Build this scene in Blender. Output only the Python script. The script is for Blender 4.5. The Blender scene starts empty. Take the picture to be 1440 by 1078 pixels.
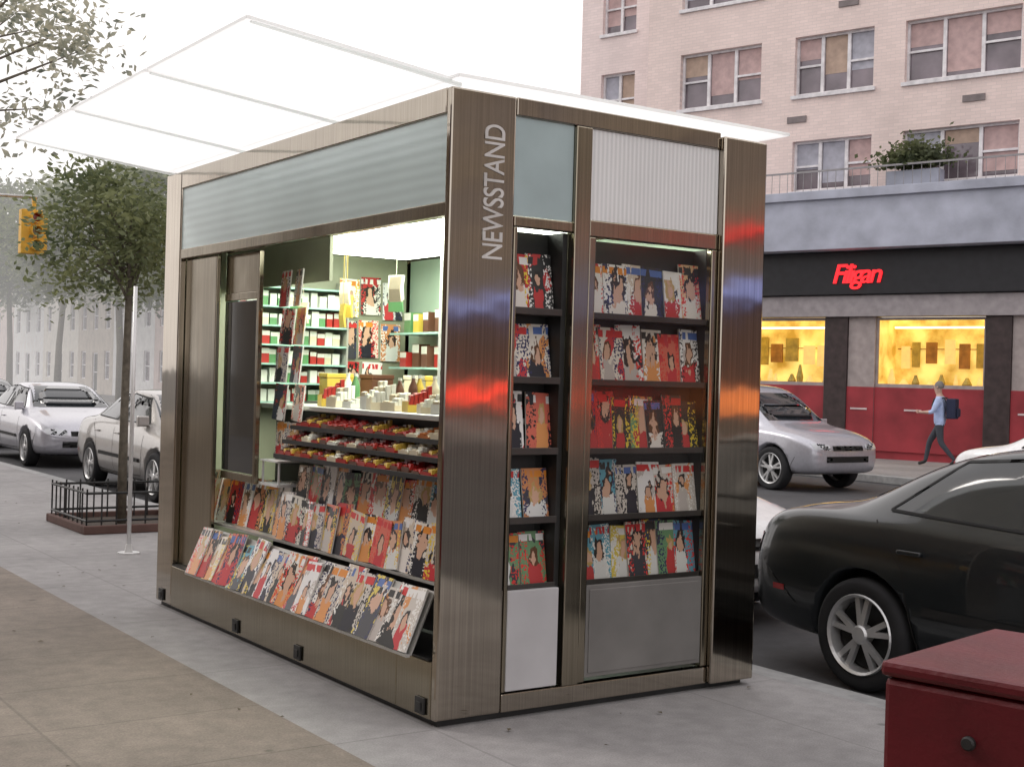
import bpy, bmesh, math, random
from mathutils import Vector, Matrix
from mathutils.bvhtree import BVHTree
random.seed(7)
S=bpy.context.scene
COL=S.collection
rad=math.radians
# ------------------------------------------------------------------ materials
def mk(name):
    m=bpy.data.materials.new(name); m.use_nodes=True
    nt=m.node_tree; b=nt.nodes['Principled BSDF']
    return m,nt,b
def N(nt,t,**kw):
    n=nt.nodes.new(t)
    for k,v in kw.items(): setattr(n,k,v)
    return n
def mat(name,col,rough=.6,metal=0,var=.18,scale=6,bump=0,bscale=60,coat=0,stretch=None,emit=None,es=0,trans=0):
    m,nt,b=mk(name); L=nt.links
    tc=N(nt,'ShaderNodeTexCoord'); mp=N(nt,'ShaderNodeMapping')
    L.new(tc.outputs['Object'],mp.inputs[0])
    if stretch: mp.inputs['Scale'].default_value=stretch
    nz=N(nt,'ShaderNodeTexNoise'); nz.inputs['Scale'].default_value=scale; nz.inputs['Detail'].default_value=5
    L.new(mp.outputs[0],nz.inputs['Vector'])
    r=N(nt,'ShaderNodeMapRange'); r.inputs[1].default_value=.3; r.inputs[2].default_value=.7
    r.inputs[3].default_value=1-var; r.inputs[4].default_value=1+var
    L.new(nz.outputs[0],r.inputs[0])
    mx=N(nt,'ShaderNodeMix',data_type='RGBA',blend_type='MULTIPLY'); mx.inputs[0].default_value=1
    mx.inputs[6].default_value=(*col,1); L.new(r.outputs[0],mx.inputs[7])
    L.new(mx.outputs[2],b.inputs['Base Color'])
    b.inputs['Roughness'].default_value=rough; b.inputs['Metallic'].default_value=metal
    b.inputs['Coat Weight'].default_value=coat; b.inputs['Coat Roughness'].default_value=.05
    if bump:
        n2=N(nt,'ShaderNodeTexNoise'); n2.inputs['Scale'].default_value=bscale; n2.inputs['Detail'].default_value=4
        L.new(mp.outputs[0],n2.inputs['Vector'])
        bp=N(nt,'ShaderNodeBump'); bp.inputs['Strength'].default_value=bump; bp.inputs['Distance'].default_value=.01
        L.new(n2.outputs[0],bp.inputs['Height']); L.new(bp.outputs[0],b.inputs['Normal'])
    if emit:
        b.inputs['Emission Color'].default_value=(*emit,1); b.inputs['Emission Strength'].default_value=es
    if trans: b.inputs['Transmission Weight'].default_value=trans
    return m
def steel_mat(name,col,rough,rot=0.0,aniso=.8):
    m,nt,b=mk(name); L=nt.links
    tc=N(nt,'ShaderNodeTexCoord'); mp=N(nt,'ShaderNodeMapping'); mp.inputs['Scale'].default_value=(60,60,.5)
    L.new(tc.outputs['Object'],mp.inputs[0])
    nz=N(nt,'ShaderNodeTexNoise'); nz.inputs['Scale'].default_value=2; nz.inputs['Detail'].default_value=3
    L.new(mp.outputs[0],nz.inputs['Vector'])
    n2=N(nt,'ShaderNodeTexNoise'); n2.inputs['Scale'].default_value=1.6; n2.inputs['Detail'].default_value=4
    L.new(tc.outputs['Object'],n2.inputs['Vector'])
    r=N(nt,'ShaderNodeMapRange'); r.inputs[1].default_value=.3;r.inputs[2].default_value=.7; r.inputs[3].default_value=.80; r.inputs[4].default_value=1.1
    L.new(nz.outputs[0],r.inputs[0])
    mx=N(nt,'ShaderNodeMix',data_type='RGBA',blend_type='MULTIPLY'); mx.inputs[0].default_value=1
    mx.inputs[6].default_value=(*col,1); L.new(r.outputs[0],mx.inputs[7]); L.new(mx.outputs[2],b.inputs['Base Color'])
    r2=N(nt,'ShaderNodeMapRange'); r2.inputs[1].default_value=.3;r2.inputs[2].default_value=.7; r2.inputs[3].default_value=rough*.75; r2.inputs[4].default_value=rough*1.35
    L.new(n2.outputs[0],r2.inputs[0]); L.new(r2.outputs[0],b.inputs['Roughness'])
    n3=N(nt,'ShaderNodeTexNoise'); n3.inputs['Scale'].default_value=2.5; L.new(tc.outputs['Object'],n3.inputs['Vector'])
    bp=N(nt,'ShaderNodeBump'); bp.inputs['Strength'].default_value=.10; bp.inputs['Distance'].default_value=.02
    L.new(n3.outputs[0],bp.inputs['Height']); L.new(bp.outputs[0],b.inputs['Normal'])
    b.inputs['Metallic'].default_value=1
    b.inputs['Anisotropic'].default_value=aniso; b.inputs['Anisotropic Rotation'].default_value=rot
    tg=N(nt,'ShaderNodeTangent',direction_type='RADIAL',axis='Z'); L.new(tg.outputs[0],b.inputs['Tangent'])
    return m
STEEL=steel_mat('brushed_steel',(.45,.40,.335),.085)
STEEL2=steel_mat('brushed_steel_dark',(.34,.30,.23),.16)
ALU=mat('aluminium',(.55,.55,.53),.4,.8,.1)
DARKM=mat('dark_metal',(.03,.03,.03),.5,.3,.3)
BLACK=mat('black_rubber',(.018,.018,.02),.85,0,.3)
GLASS=mat('dark_window_glass',(.02,.025,.03),.06,0,.1,coat=.6)
CHROME=mat('wheel_alloy',(.62,.62,.62),.32,.6,.1)
WHITEP=mat('white_panel',(.50,.49,.50),.45,0,.1,3)
GREYP=mat('grey_panel',(.22,.21,.20),.35,.3,.15,3)
PALEG=mat('pale_green_wall',(.38,.50,.40),.5,0,.12,2)
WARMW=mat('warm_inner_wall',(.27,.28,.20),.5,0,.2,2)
SHELFG=mat('shelf_green_glass',(.32,.52,.45),.25,0,.1)
SHELFD=mat('dark_shelf_edge',(.08,.075,.07),.35,.6,.2)
def ribbed(name,col,axis,scale,rough=.35,depth=.25,bs=.5):
    m,nt,b=mk(name); L=nt.links
    tc=N(nt,'ShaderNodeTexCoord'); w=N(nt,'ShaderNodeTexWave',wave_type='BANDS',bands_direction=axis)
    w.inputs['Scale'].default_value=scale; L.new(tc.outputs['Object'],w.inputs['Vector'])
    nz=N(nt,'ShaderNodeTexNoise'); nz.inputs['Scale'].default_value=1.5; L.new(tc.outputs['Object'],nz.inputs['Vector'])
    r=N(nt,'ShaderNodeMapRange'); r.inputs[3].default_value=1-depth; r.inputs[4].default_value=1; L.new(w.outputs[1],r.inputs[0])
    r3=N(nt,'ShaderNodeMath',operation='MULTIPLY_ADD'); r3.inputs[1].default_value=.3; r3.inputs[2].default_value=.85
    L.new(nz.outputs[0],r3.inputs[0])
    mu=N(nt,'ShaderNodeMath',operation='MULTIPLY'); L.new(r.outputs[0],mu.inputs[0]); L.new(r3.outputs[0],mu.inputs[1])
    mx=N(nt,'ShaderNodeMix',data_type='RGBA',blend_type='MULTIPLY'); mx.inputs[0].default_value=1
    mx.inputs[6].default_value=(*col,1); L.new(mu.outputs[0],mx.inputs[7]); L.new(mx.outputs[2],b.inputs['Base Color'])
    bp=N(nt,'ShaderNodeBump'); bp.inputs['Strength'].default_value=bs; bp.inputs['Distance'].default_value=.006
    L.new(w.outputs[1],bp.inputs['Height']); L.new(bp.outputs[0],b.inputs['Normal'])
    b.inputs['Roughness'].default_value=rough
    return m
FASCIA=ribbed('ribbed_frosted_glass',(.70,.83,.83),'Z',6.0,.2,.08,.08)
FROST=mat('frosted_glass_panel',(.42,.52,.53),.25,0,.1,3)
CURTAIN=ribbed('ribbed_white_panel',(.86,.86,.86),'X',12.0,.5,.18,.3)
def roof_glass(name,lo,hi,tint=.99):
    m,nt,b=mk(name); L=nt.links
    out=nt.nodes['Material Output']
    tr=N(nt,'ShaderNodeBsdfTranslucent'); tr.inputs[0].default_value=(tint,tint,tint,1)
    tp=N(nt,'ShaderNodeBsdfTransparent'); tp.inputs[0].default_value=(.95,.98,.97,1)
    nz=N(nt,'ShaderNodeTexNoise'); nz.inputs['Scale'].default_value=1.3
    r=N(nt,'ShaderNodeMapRange'); r.inputs[3].default_value=lo; r.inputs[4].default_value=hi; L.new(nz.outputs[0],r.inputs[0])
    mx=N(nt,'ShaderNodeMixShader'); L.new(r.outputs[0],mx.inputs[0]); L.new(tr.outputs[0],mx.inputs[1]); L.new(tp.outputs[0],mx.inputs[2])
    mx2=N(nt,'ShaderNodeMixShader'); mx2.inputs[0].default_value=.05; L.new(mx.outputs[0],mx2.inputs[1])
    b.inputs['Base Color'].default_value=(.9,.95,.93,1); b.inputs['Roughness'].default_value=.1
    L.new(b.outputs[0],mx2.inputs[2]); L.new(mx2.outputs[0],out.inputs[0])
    return m
ROOFG=roof_glass('milky_roof_glass',.08,.3)
RIBG=roof_glass('milky_rib',.4,.6,.95)
def pane_glass():
    m,nt,b=mk('tinted_door_glass'); L=nt.links; out=nt.nodes['Material Output']
    tp=N(nt,'ShaderNodeBsdfTransparent'); tp.inputs[0].default_value=(.88,.88,.86,1)
    gl=N(nt,'ShaderNodeBsdfGlossy'); gl.inputs['Roughness'].default_value=.08; gl.inputs[0].default_value=(.9,.88,.85,1)
    lw=N(nt,'ShaderNodeLayerWeight'); lw.inputs[0].default_value=.25
    ad=N(nt,'ShaderNodeMath',operation='MULTIPLY_ADD'); ad.inputs[1].default_value=.1; ad.inputs[2].default_value=.03; L.new(lw.outputs['Facing'],ad.inputs[0])
    mx=N(nt,'ShaderNodeMixShader'); L.new(ad.outputs[0],mx.inputs[0]); L.new(tp.outputs[0],mx.inputs[1]); L.new(gl.outputs[0],mx.inputs[2]); L.new(mx.outputs[0],out.inputs[0])
    return m
DGLASS=pane_glass()
def leaf_mat(name,col):
    m,nt,b=mk(name); L=nt.links; out=nt.nodes['Material Output']
    tc=N(nt,'ShaderNodeTexCoord'); nz=N(nt,'ShaderNodeTexNoise'); nz.inputs['Scale'].default_value=2.2; nz.inputs['Detail'].default_value=4
    L.new(tc.outputs['Object'],nz.inputs['Vector'])
    cr=N(nt,'ShaderNodeValToRGB'); L.new(nz.outputs[0],cr.inputs[0])
    cr.color_ramp.elements[0].position=.35; cr.color_ramp.elements[1].position=.65
    cr.color_ramp.elements[0].color=(col[0]*.6,col[1]*.65,col[2]*.65,1); cr.color_ramp.elements[1].color=(col[0]*1.6,col[1]*1.5,col[2]*1.4,1)
    L.new(cr.outputs[0],b.inputs['Base Color']); b.inputs['Roughness'].default_value=.6
    t=N(nt,'ShaderNodeBsdfTranslucent'); L.new(cr.outputs[0],t.inputs[0])
    mx=N(nt,'ShaderNodeMixShader'); mx.inputs[0].default_value=.45; L.new(b.outputs[0],mx.inputs[1]); L.new(t.outputs[0],mx.inputs[2]); L.new(mx.outputs[0],out.inputs[0])
    return m
LEAF=leaf_mat('leaf_green',(.11,.13,.065)); LEAFP=leaf_mat('leaf_glare_pale',(.42,.43,.36)); LEAFY=leaf_mat('leaf_young',(.17,.20,.10))  # the palest leaves carry sky glare in their colour
BARK=mat('bark',(.16,.14,.11),.9,0,.3,20,.5,40)
def cover(name,bgs,cloth,seed):
    m,nt,b=mk(name); L=nt.links
    tc=N(nt,'ShaderNodeTexCoord'); oi=N(nt,'ShaderNodeObjectInfo')
    def math_(op,a,b_=None,c=None):
        n=N(nt,'ShaderNodeMath',operation=op)
        for i,q in enumerate((a,b_,c)):
            if q is None: continue
            if isinstance(q,(int,float)): n.inputs[i].default_value=q
            else: L.new(q,n.inputs[i])
        return n.outputs[0]
    def ramp(fac,cols):
        cr=N(nt,'ShaderNodeValToRGB'); cr.color_ramp.interpolation='CONSTANT'; e=cr.color_ramp.elements
        for i,c in enumerate(cols):
            if i<2: e[i].position=i/len(cols); e[i].color=(*c,1)
            else: q=e.new(i/len(cols)); q.color=(*c,1)
        L.new(fac,cr.inputs[0]); return cr.outputs[0]
    def mix(f,a,b_):
        mx=N(nt,'ShaderNodeMix',data_type='RGBA'); L.new(f,mx.inputs[0])
        for q,i in ((a,6),(b_,7)):
            if isinstance(q,tuple): mx.inputs[i].default_value=(*q,1)
            else: L.new(q,mx.inputs[i])
        return mx.outputs[2]
    R=oi.outputs['Random']
    def rnd(k): return math_('FRACT',math_('MULTIPLY',R,k))
    W=math_('MULTIPLY',R,77.0+seed)
    sx=N(nt,'ShaderNodeSeparateXYZ'); L.new(tc.outputs['Generated'],sx.inputs[0]); X=sx.outputs[0]; Z=sx.outputs[2]
    nz=N(nt,'ShaderNodeTexNoise',noise_dimensions='4D'); nz.inputs['Scale'].default_value=5; nz.inputs['Detail'].default_value=3; L.new(tc.outputs['Generated'],nz.inputs['Vector']); L.new(W,nz.inputs['W'])
    wob=math_('MULTIPLY',math_('SUBTRACT',nz.outputs[0],.5),.6)
    cx=math_('ADD',.30,math_('MULTIPLY',rnd(13.7),.4)); cz=math_('ADD',.42,math_('MULTIPLY',rnd(31.3),.22)); sz=math_('ADD',.6,math_('MULTIPLY',rnd(57.1),1.0))
    dx=math_('MULTIPLY',math_('SUBTRACT',X,cx),math_('DIVIDE',1.0,sz)); dz=math_('MULTIPLY',math_('SUBTRACT',Z,cz),math_('DIVIDE',.85,sz))
    d=math_('ADD',math_('SQRT',math_('ADD',math_('MULTIPLY',dx,dx),math_('MULTIPLY',dz,dz))),wob)
    face=math_('LESS_THAN',d,.13); hair=math_('LESS_THAN',d,.21)
    body=math_('MULTIPLY',math_('LESS_THAN',math_('ADD',Z,wob),math_('SUBTRACT',cz,.12)),math_('LESS_THAN',math_('ABSOLUTE',math_('ADD',dx,wob)),.3))
    bg=ramp(rnd(1.0),bgs); bg2=ramp(rnd(3.1),cloth); cl=ramp(rnd(7.3),cloth); hr=ramp(rnd(19.9),[(.02,.015,.012),(.12,.05,.02),(.5,.33,.12),(.03,.02,.02)])
    n5=N(nt,'ShaderNodeTexNoise',noise_dimensions='4D'); n5.inputs['Scale'].default_value=2.2; n5.inputs['Detail'].default_value=2; L.new(tc.outputs['Generated'],n5.inputs['Vector']); L.new(W,n5.inputs['W'])
    bg=mix(math_('GREATER_THAN',n5.outputs[0],.58),bg,bg2)
    c=mix(hair,bg,hr); c=mix(body,c,cl); c=mix(face,c,(.62,.38,.27))
    mp=N(nt,'ShaderNodeMapping'); mp.inputs['Scale'].default_value=(16,1,26); L.new(tc.outputs['Generated'],mp.inputs[0])
    n2=N(nt,'ShaderNodeTexNoise',noise_dimensions='4D'); n2.inputs['Scale'].default_value=1; n2.inputs['Detail'].default_value=0; L.new(mp.outputs[0],n2.inputs['Vector']); L.new(W,n2.inputs['W'])
    side=math_('GREATER_THAN',math_('ABSOLUTE',math_('SUBTRACT',X,cx)),.24)
    tx=math_('MULTIPLY',math_('GREATER_THAN',n2.outputs[0],.56),side)
    tcol=ramp(rnd(43.0),[(.02,.02,.02),(.7,.05,.04),(.8,.78,.75),(.75,.55,.05),(.03,.03,.1)])
    c=mix(tx,c,tcol)
    mp2=N(nt,'ShaderNodeMapping'); mp2.inputs['Scale'].default_value=(7,1,1.5); L.new(tc.outputs['Generated'],mp2.inputs[0])
    n3=N(nt,'ShaderNodeTexNoise',noise_dimensions='4D'); n3.inputs['Scale'].default_value=1; n3.inputs['Detail'].default_value=0; L.new(mp2.outputs[0],n3.inputs['Vector']); L.new(W,n3.inputs['W'])
    mh=math_('MULTIPLY',math_('GREATER_THAN',Z,.82),math_('LESS_THAN',Z,.95))
    mt=math_('MULTIPLY',mh,math_('GREATER_THAN',n3.outputs[0],.44))
    c=mix(mt,c,ramp(rnd(5.7),[(.6,.03,.03),(.03,.03,.03),(.8,.78,.76),(.7,.25,.03),(.08,.15,.4)]))
    L.new(c,b.inputs['Base Color']); b.inputs['Roughness'].default_value=.35
    return m
C1=cover('magazine_cover_warm',[(.75,.72,.68),(.5,.03,.03),(.70,.45,.25),(.8,.78,.76),(.03,.03,.03),(.6,.5,.4)],[(.02,.02,.02),(.5,.04,.04),(.75,.7,.65)],1)
C2=cover('magazine_cover_light',[(.8,.78,.76),(.72,.66,.58),(.78,.76,.76),(.65,.15,.1),(.6,.55,.5)],[(.55,.04,.05),(.02,.02,.03),(.5,.45,.42),(.7,.3,.1)],7)
C3=cover('magazine_cover_cool',[(.12,.35,.45),(.65,.62,.55),(.7,.55,.1),(.04,.05,.09),(.15,.3,.15),(.6,.25,.1)],[(.7,.7,.68),(.05,.05,.06),(.5,.05,.05)],13)
PAGES=mat('paper_pages',(.7,.68,.64),.8)
# ------------------------------------------------------------------ mesh builder
class MB:
    def __init__(s): s.v=[]; s.f=[]; s.m=[]
    def box(s,x0,x1,y0,y1,z0,z1,m=0):
        b=len(s.v)
        s.v+=[(x0,y0,z0),(x1,y0,z0),(x1,y1,z0),(x0,y1,z0),(x0,y0,z1),(x1,y0,z1),(x1,y1,z1),(x0,y1,z1)]
        for f in ((0,3,2,1),(4,5,6,7),(0,1,5,4),(1,2,6,5),(2,3,7,6),(3,0,4,7)):
            s.f.append([b+i for i in f]); s.m.append(m)
        return s
    def poly(s,pts,m=0):
        b=len(s.v); s.v+=[tuple(p) for p in pts]; s.f.append(list(range(b,b+len(pts)))); s.m.append(m); return s
    def prism(s,pts,d,m=0):
        b=len(s.v); n=len(pts); s.v+=[tuple(p) for p in pts]+[tuple(Vector(p)+Vector(d)) for p in pts]
        s.f.append([b+i for i in range(n)][::-1]); s.m.append(m); s.f.append([b+n+i for i in range(n)]); s.m.append(m)
        for i in range(n):
            j=(i+1)%n; s.f.append([b+i,b+j,b+n+j,b+n+i]); s.m.append(m)
        return s
    def tube(s,pts,rr,n=8,m=0):
        b=len(s.v); P=[Vector(p) for p in pts]
        if not isinstance(rr,(list,tuple)): rr=[rr]*len(P)
        for i,p in enumerate(P):
            d=(P[min(i+1,len(P)-1)]-P[max(i-1,0)]).normalized()
            u=d.orthogonal().normalized() if i==0 else (u-d*u.dot(d)).normalized()
            w=d.cross(u)
            for k in range(n):
                a=2*math.pi*k/n; s.v.append(tuple(p+(u*math.cos(a)+w*math.sin(a))*rr[i]))
        for i in range(len(P)-1):
            for k in range(n):
                k2=(k+1)%n; s.f.append([b+i*n+k,b+i*n+k2,b+(i+1)*n+k2,b+(i+1)*n+k]); s.m.append(m)
        s.f.append([b+k for k in range(n)][::-1]); s.m.append(m)
        s.f.append([b+(len(P)-1)*n+k for k in range(n)]); s.m.append(m)
        return s
    def lathe(s,prof,n=32,m=0,c=(0,0,0),ax='Y'):
        b=len(s.v)
        for (r,y) in prof:
            for k in range(n):
                a=2*math.pi*k/n
                if ax=='Y': s.v.append((c[0]+r*math.cos(a),c[1]+y,c[2]+r*math.sin(a)))
                else: s.v.append((c[0]+r*math.cos(a),c[1]+r*math.sin(a),c[2]+y))
        for i in range(len(prof)-1):
            for k in range(n):
                k2=(k+1)%n; s.f.append([b+i*n+k,b+(i+1)*n+k,b+(i+1)*n+k2,b+i*n+k2]); s.m.append(m)
        return s
    def obj(s,name,mats,parent=None,bevel=0,smooth=False,loc=None,rz=0):
        me=bpy.data.meshes.new(name); me.from_pydata(s.v,[],s.f)
        if not isinstance(mats,(list,tuple)): mats=[mats]
        for q in mats: me.materials.append(q)
        me.polygons.foreach_set('material_index',s.m)
        bm=bmesh.new(); bm.from_mesh(me); bmesh.ops.recalc_face_normals(bm,faces=bm.faces); bm.to_mesh(me); bm.free()
        if smooth: me.polygons.foreach_set('use_smooth',[True]*len(me.polygons))
        o=bpy.data.objects.new(name,me); COL.objects.link(o)
        if parent: o.parent=parent
        if bevel:
            mo=o.modifiers.new('b','BEVEL'); mo.width=bevel; mo.segments=2; mo.limit_method='ANGLE'
        if loc: o.location=loc
        o.rotation_euler.z=rz
        return o
def top(o,label,cat,group=None,kind=None):
    o['label']=label; o['category']=cat
    if group: o['group']=group
    if kind: o['kind']=kind
    return o
def empty(name,loc,rz,label,cat,group=None):
    e=bpy.data.objects.new(name,None); COL.objects.link(e); e.location=loc; e.rotation_euler.z=rz; e.empty_display_size=.1
    return top(e,label,cat,group)
# ------------------------------------------------------------------ camera / world
cam=bpy.data.cameras.new('camera'); co=bpy.data.objects.new('camera',cam); COL.objects.link(co); S.camera=co
cam.sensor_width=36; cam.lens=46.4; cam.clip_end=2000; cam.clip_start=.05
co.matrix_world=Matrix.Translation((-3.053,-4.966,1.55))@Matrix.Rotation(rad(-34.53),4,'Z')@Matrix.Rotation(rad(89.85),4,'X')@Matrix.Rotation(rad(1.6),4,'Z')
w=bpy.data.worlds.new('World'); S.world=w; w.use_nodes=True; nt=w.node_tree; L=nt.links
bg=nt.nodes['Background']
sk=N(nt,'ShaderNodeTexSky',sky_type='NISHITA'); sk.sun_disc=False; sk.sun_elevation=rad(38); sk.sun_rotation=rad(-35); sk.dust_density=4
mul=N(nt,'ShaderNodeVectorMath',operation='SCALE'); mul.inputs['Scale'].default_value=.08; L.new(sk.outputs[0],mul.inputs[0])
tc=N(nt,'ShaderNodeTexCoord'); cn=N(nt,'ShaderNodeTexNoise'); cn.inputs['Scale'].default_value=1.5; cn.inputs['Detail'].default_value=5
L.new(tc.outputs['Generated'],cn.inputs['Vector'])
cr=N(nt,'ShaderNodeValToRGB'); cr.color_ramp.elements[0].color=(1.30,1.27,1.30,1); cr.color_ramp.elements[1].color=(1.6,1.52,1.49,1)
cr.color_ramp.elements[0].position=.3; cr.color_ramp.elements[1].position=.6
L.new(cn.outputs[0],cr.inputs[0])
mx=N(nt,'ShaderNodeMix',data_type='RGBA'); mx.inputs[0].default_value=.88; L.new(mul.outputs[0],mx.inputs[6]); L.new(cr.outputs[0],mx.inputs[7])
L.new(mx.outputs[2],bg.inputs[0]); bg.inputs[1].default_value=1.0
sun=bpy.data.lights.new('sun','SUN'); so=bpy.data.objects.new('sun',sun); COL.objects.link(so)
sun.energy=.9; sun.angle=rad(15); sun.color=(1,.94,.88)
sd=Vector((-.45,.65,.62)).normalized(); so.rotation_euler=sd.to_track_quat('Z','Y').to_euler()
S.view_settings.view_transform='Standard'; S.view_settings.look='None'; S.view_settings.exposure=0
m=bpy.data.materials.new('glare_haze'); m.use_nodes=True; nt=m.node_tree; nt.nodes.clear()
out=N(nt,'ShaderNodeOutputMaterial'); va=N(nt,'ShaderNodeVolumeAbsorption'); va.inputs[0].default_value=(0,0,0,1); va.inputs['Density'].default_value=.0052
em=N(nt,'ShaderNodeEmission'); em.inputs[0].default_value=(1,.97,.96,1); em.inputs[1].default_value=.0055  # faint volume glow added to wash out the far street like glare
ads=N(nt,'ShaderNodeAddShader'); nt.links.new(va.outputs[0],ads.inputs[0]); nt.links.new(em.outputs[0],ads.inputs[1]); nt.links.new(ads.outputs[0],out.inputs['Volume'])
o=MB().box(-12,70,27,220,.1,45).obj('haze',m); top(o,'added glowing haze, in place of glare, over the far part of the street','haze',kind='structure')
# ------------------------------------------------------------------ ground
def slabmat(name,col,sx,sy,joint=.01,var=.16,mort=.78):
    m,nt,b=mk(name); L=nt.links
    tc=N(nt,'ShaderNodeTexCoord'); br=N(nt,'ShaderNodeTexBrick'); br.offset=0
    L.new(tc.outputs['Object'],br.inputs['Vector']); br.inputs['Scale'].default_value=1
    br.inputs['Brick Width'].default_value=sx; br.inputs['Row Height'].default_value=sy; br.inputs['Mortar Size'].default_value=joint; br.inputs['Mortar Smooth'].default_value=.6
    br.inputs['Color1'].default_value=(*[c*.95 for c in col],1); br.inputs['Color2'].default_value=(*[c*1.05 for c in col],1); br.inputs['Mortar'].default_value=(*[c*mort for c in col],1)
    cur=br.outputs[0]
    for sc,vr in ((.7,var),(9,var*.6),(120,var*.8)):
        nz=N(nt,'ShaderNodeTexNoise'); nz.inputs['Scale'].default_value=sc; nz.inputs['Detail'].default_value=6; L.new(tc.outputs['Object'],nz.inputs['Vector'])
        r=N(nt,'ShaderNodeMapRange'); r.inputs[1].default_value=.3;r.inputs[2].default_value=.7;r.inputs[3].default_value=1-vr;r.inputs[4].default_value=1+vr; L.new(nz.outputs[0],r.inputs[0])
        mx=N(nt,'ShaderNodeMix',data_type='RGBA',blend_type='MULTIPLY'); mx.inputs[0].default_value=1; L.new(cur,mx.inputs[6]); L.new(r.outputs[0],mx.inputs[7]); cur=mx.outputs[2]
    vo=N(nt,'ShaderNodeTexVoronoi'); vo.inputs['Scale'].default_value=2.3; L.new(tc.outputs['Object'],vo.inputs['Vector'])
    r=N(nt,'ShaderNodeMapRange'); r.inputs[1].default_value=.035;r.inputs[2].default_value=.07;r.inputs[3].default_value=.6;r.inputs[4].default_value=1; L.new(vo.outputs['Distance'],r.inputs[0])
    mx=N(nt,'ShaderNodeMix',data_type='RGBA',blend_type='MULTIPLY'); mx.inputs[0].default_value=1; L.new(cur,mx.inputs[6]); L.new(r.outputs[0],mx.inputs[7]); cur=mx.outputs[2]
    L.new(cur,b.inputs['Base Color']); b.inputs['Roughness'].default_value=.75
    bp=N(nt,'ShaderNodeBump'); bp.inputs['Strength'].default_value=.3; bp.inputs['Distance'].default_value=.01; L.new(nz.outputs[0],bp.inputs['Height']); L.new(bp.outputs[0],b.inputs['Normal'])
    return m
SIDE=slabmat('sidewalk_concrete',(.26,.25,.25),1.5,1.5,var=.2)
TAN=slabmat('tan_paving',(.18,.15,.125),1.5,.75,var=.24,mort=.75)
ASPH=slabmat('asphalt',(.065,.065,.07),400,400,0,.25)
def sheet(name,x0,x1,y0,y1,z,m,label):
    o=MB().poly([(x0,y0,z),(x1,y0,z),(x1,y1,z),(x0,y1,z)]).obj(name,m); return top(o,label,'ground',kind='structure')
sheet('ground',-600,600,-600,900,-.158,ASPH,'flat dark ground reaching to the horizon')
o=sheet('road',2.3,16.2,-60,260,-.15,ASPH,'dark grey asphalt street between the kerbs'); o['category']='road'
o=MB().box(-14,2.12,-40,260,-.15,0).obj('pavement',SIDE); top(o,'grey concrete pavement under the newsstand','pavement',kind='structure')
o=sheet('paving',-14,-.5,-40,260,.004,TAN,'tan brown paving slabs beside the concrete strip')
KERB=mat('kerb_stone',(.30,.30,.30),.8,0,.2,8,.3)
o=MB().box(2.12,2.3,-40,260,-.15,-.003).obj('kerb',KERB,bevel=.015); top(o,'grey stone kerb along the street','kerb',kind='structure')
o=MB().box(16.38,60,-40,260,-.15,0).obj('pavement',SIDE); top(o,'grey concrete pavement across the street','pavement',kind='structure')
o=MB().box(16.2,16.38,-40,260,-.15,-.003).obj('kerb',KERB,bevel=.015); top(o,'grey stone kerb across the street','kerb',kind='structure')
PAINT=mat('road_paint',(.6,.6,.58),.7,0,.3,10)
mb=MB()
for i in range(-6,30): mb.poly([(9.2,i*6,-.146),(9.32,i*6,-.146),(9.32,i*6+3,-.146),(9.2,i*6+3,-.146)])
top(mb.obj('lane_marking',PAINT),'dashed white lane line on the asphalt','road marking',kind='structure')
lf=MB(); rr=random.Random(11)
for i in range(170):
    x=rr.uniform(-4.5,2.0); y=rr.uniform(-4,12)
    if -.15<x<2.0 and -.1<y<3.7: continue
    a=rr.uniform(0,6.3); s=rr.uniform(.008,.022); c,sn=math.cos(a)*s,math.sin(a)*s
    lf.poly([(x-c,y-sn,.009),(x+sn*.5,y-c*.5,.012),(x+c,y+sn,.010),(x-sn*.5,y+c*.5,.014)])
o=lf.obj('fallen_leaves',mat('dry_leaf',(.10,.08,.05),.9)); top(o,'scattered small dry leaves on the pavement','fallen leaves',kind='stuff')
# ------------------------------------------------------------------ kiosk
K=empty('newsstand_kiosk',(0,0,0),0,'stainless steel sidewalk newsstand with glass canopy and open counter','newsstand')
W=1.92; D=3.58; H=2.84
def kp(mb,name,m,bevel=.006,**k): return mb.obj(name,m,K,bevel,**k)
kp(MB().box(.03,W-.03,.03,D-.03,.0,.03),'foot_plate',DARKM,0)
kp(MB().box(0,.04,.352,3.3,.03,.29).box(0,.04,.045,.352,.03,.29),'base_panel',STEEL2)
kp(MB().box(.352,1.618,0,.05,.03,.115),'base_rail',STEEL)
for y in (.12,1.39,2.22,3.46):
    kp(MB().box(-.012,-.001,y-.04,y+.04,.045,.12).box(-.018,-.012,y-.02,y+.02,.062,.1),'socket',DARKM,.003)
kp(MB().box(0,.35,0,.043,.03,H),'corner_pillar',STEEL,.01)
kp(MB().box(1.62,W,-.03,.05,.03,H-.02),'corner_pillar',STEEL,.01)
kp(MB().box(0,.05,3.302,D,.03,H),'corner_pillar',STEEL,.01)
kp(MB().box(.052,W-.04,D-.04,D,.03,H),'end_wall',STEEL2)
kp(MB().box(W-.04,W,.052,D,.03,H),'rear_wall',STEEL2)
kp(MB().box(0,.06,.045,3.3,2.725,H),'header_beam',STEEL)
kp(MB().box(.352,1.618,0,.05,2.755,H),'header_beam',STEEL)
kp(MB().box(0.005,.06,.045,3.3,2.27,2.335),'header_beam',STEEL2)
kp(MB().box(.012,.03,.05,3.3,2.335,2.725),'fascia_panel',FASCIA,0)
kp(MB().box(.69,.785,-.01,.05,.116,2.754),'mullion',STEEL2)
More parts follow.
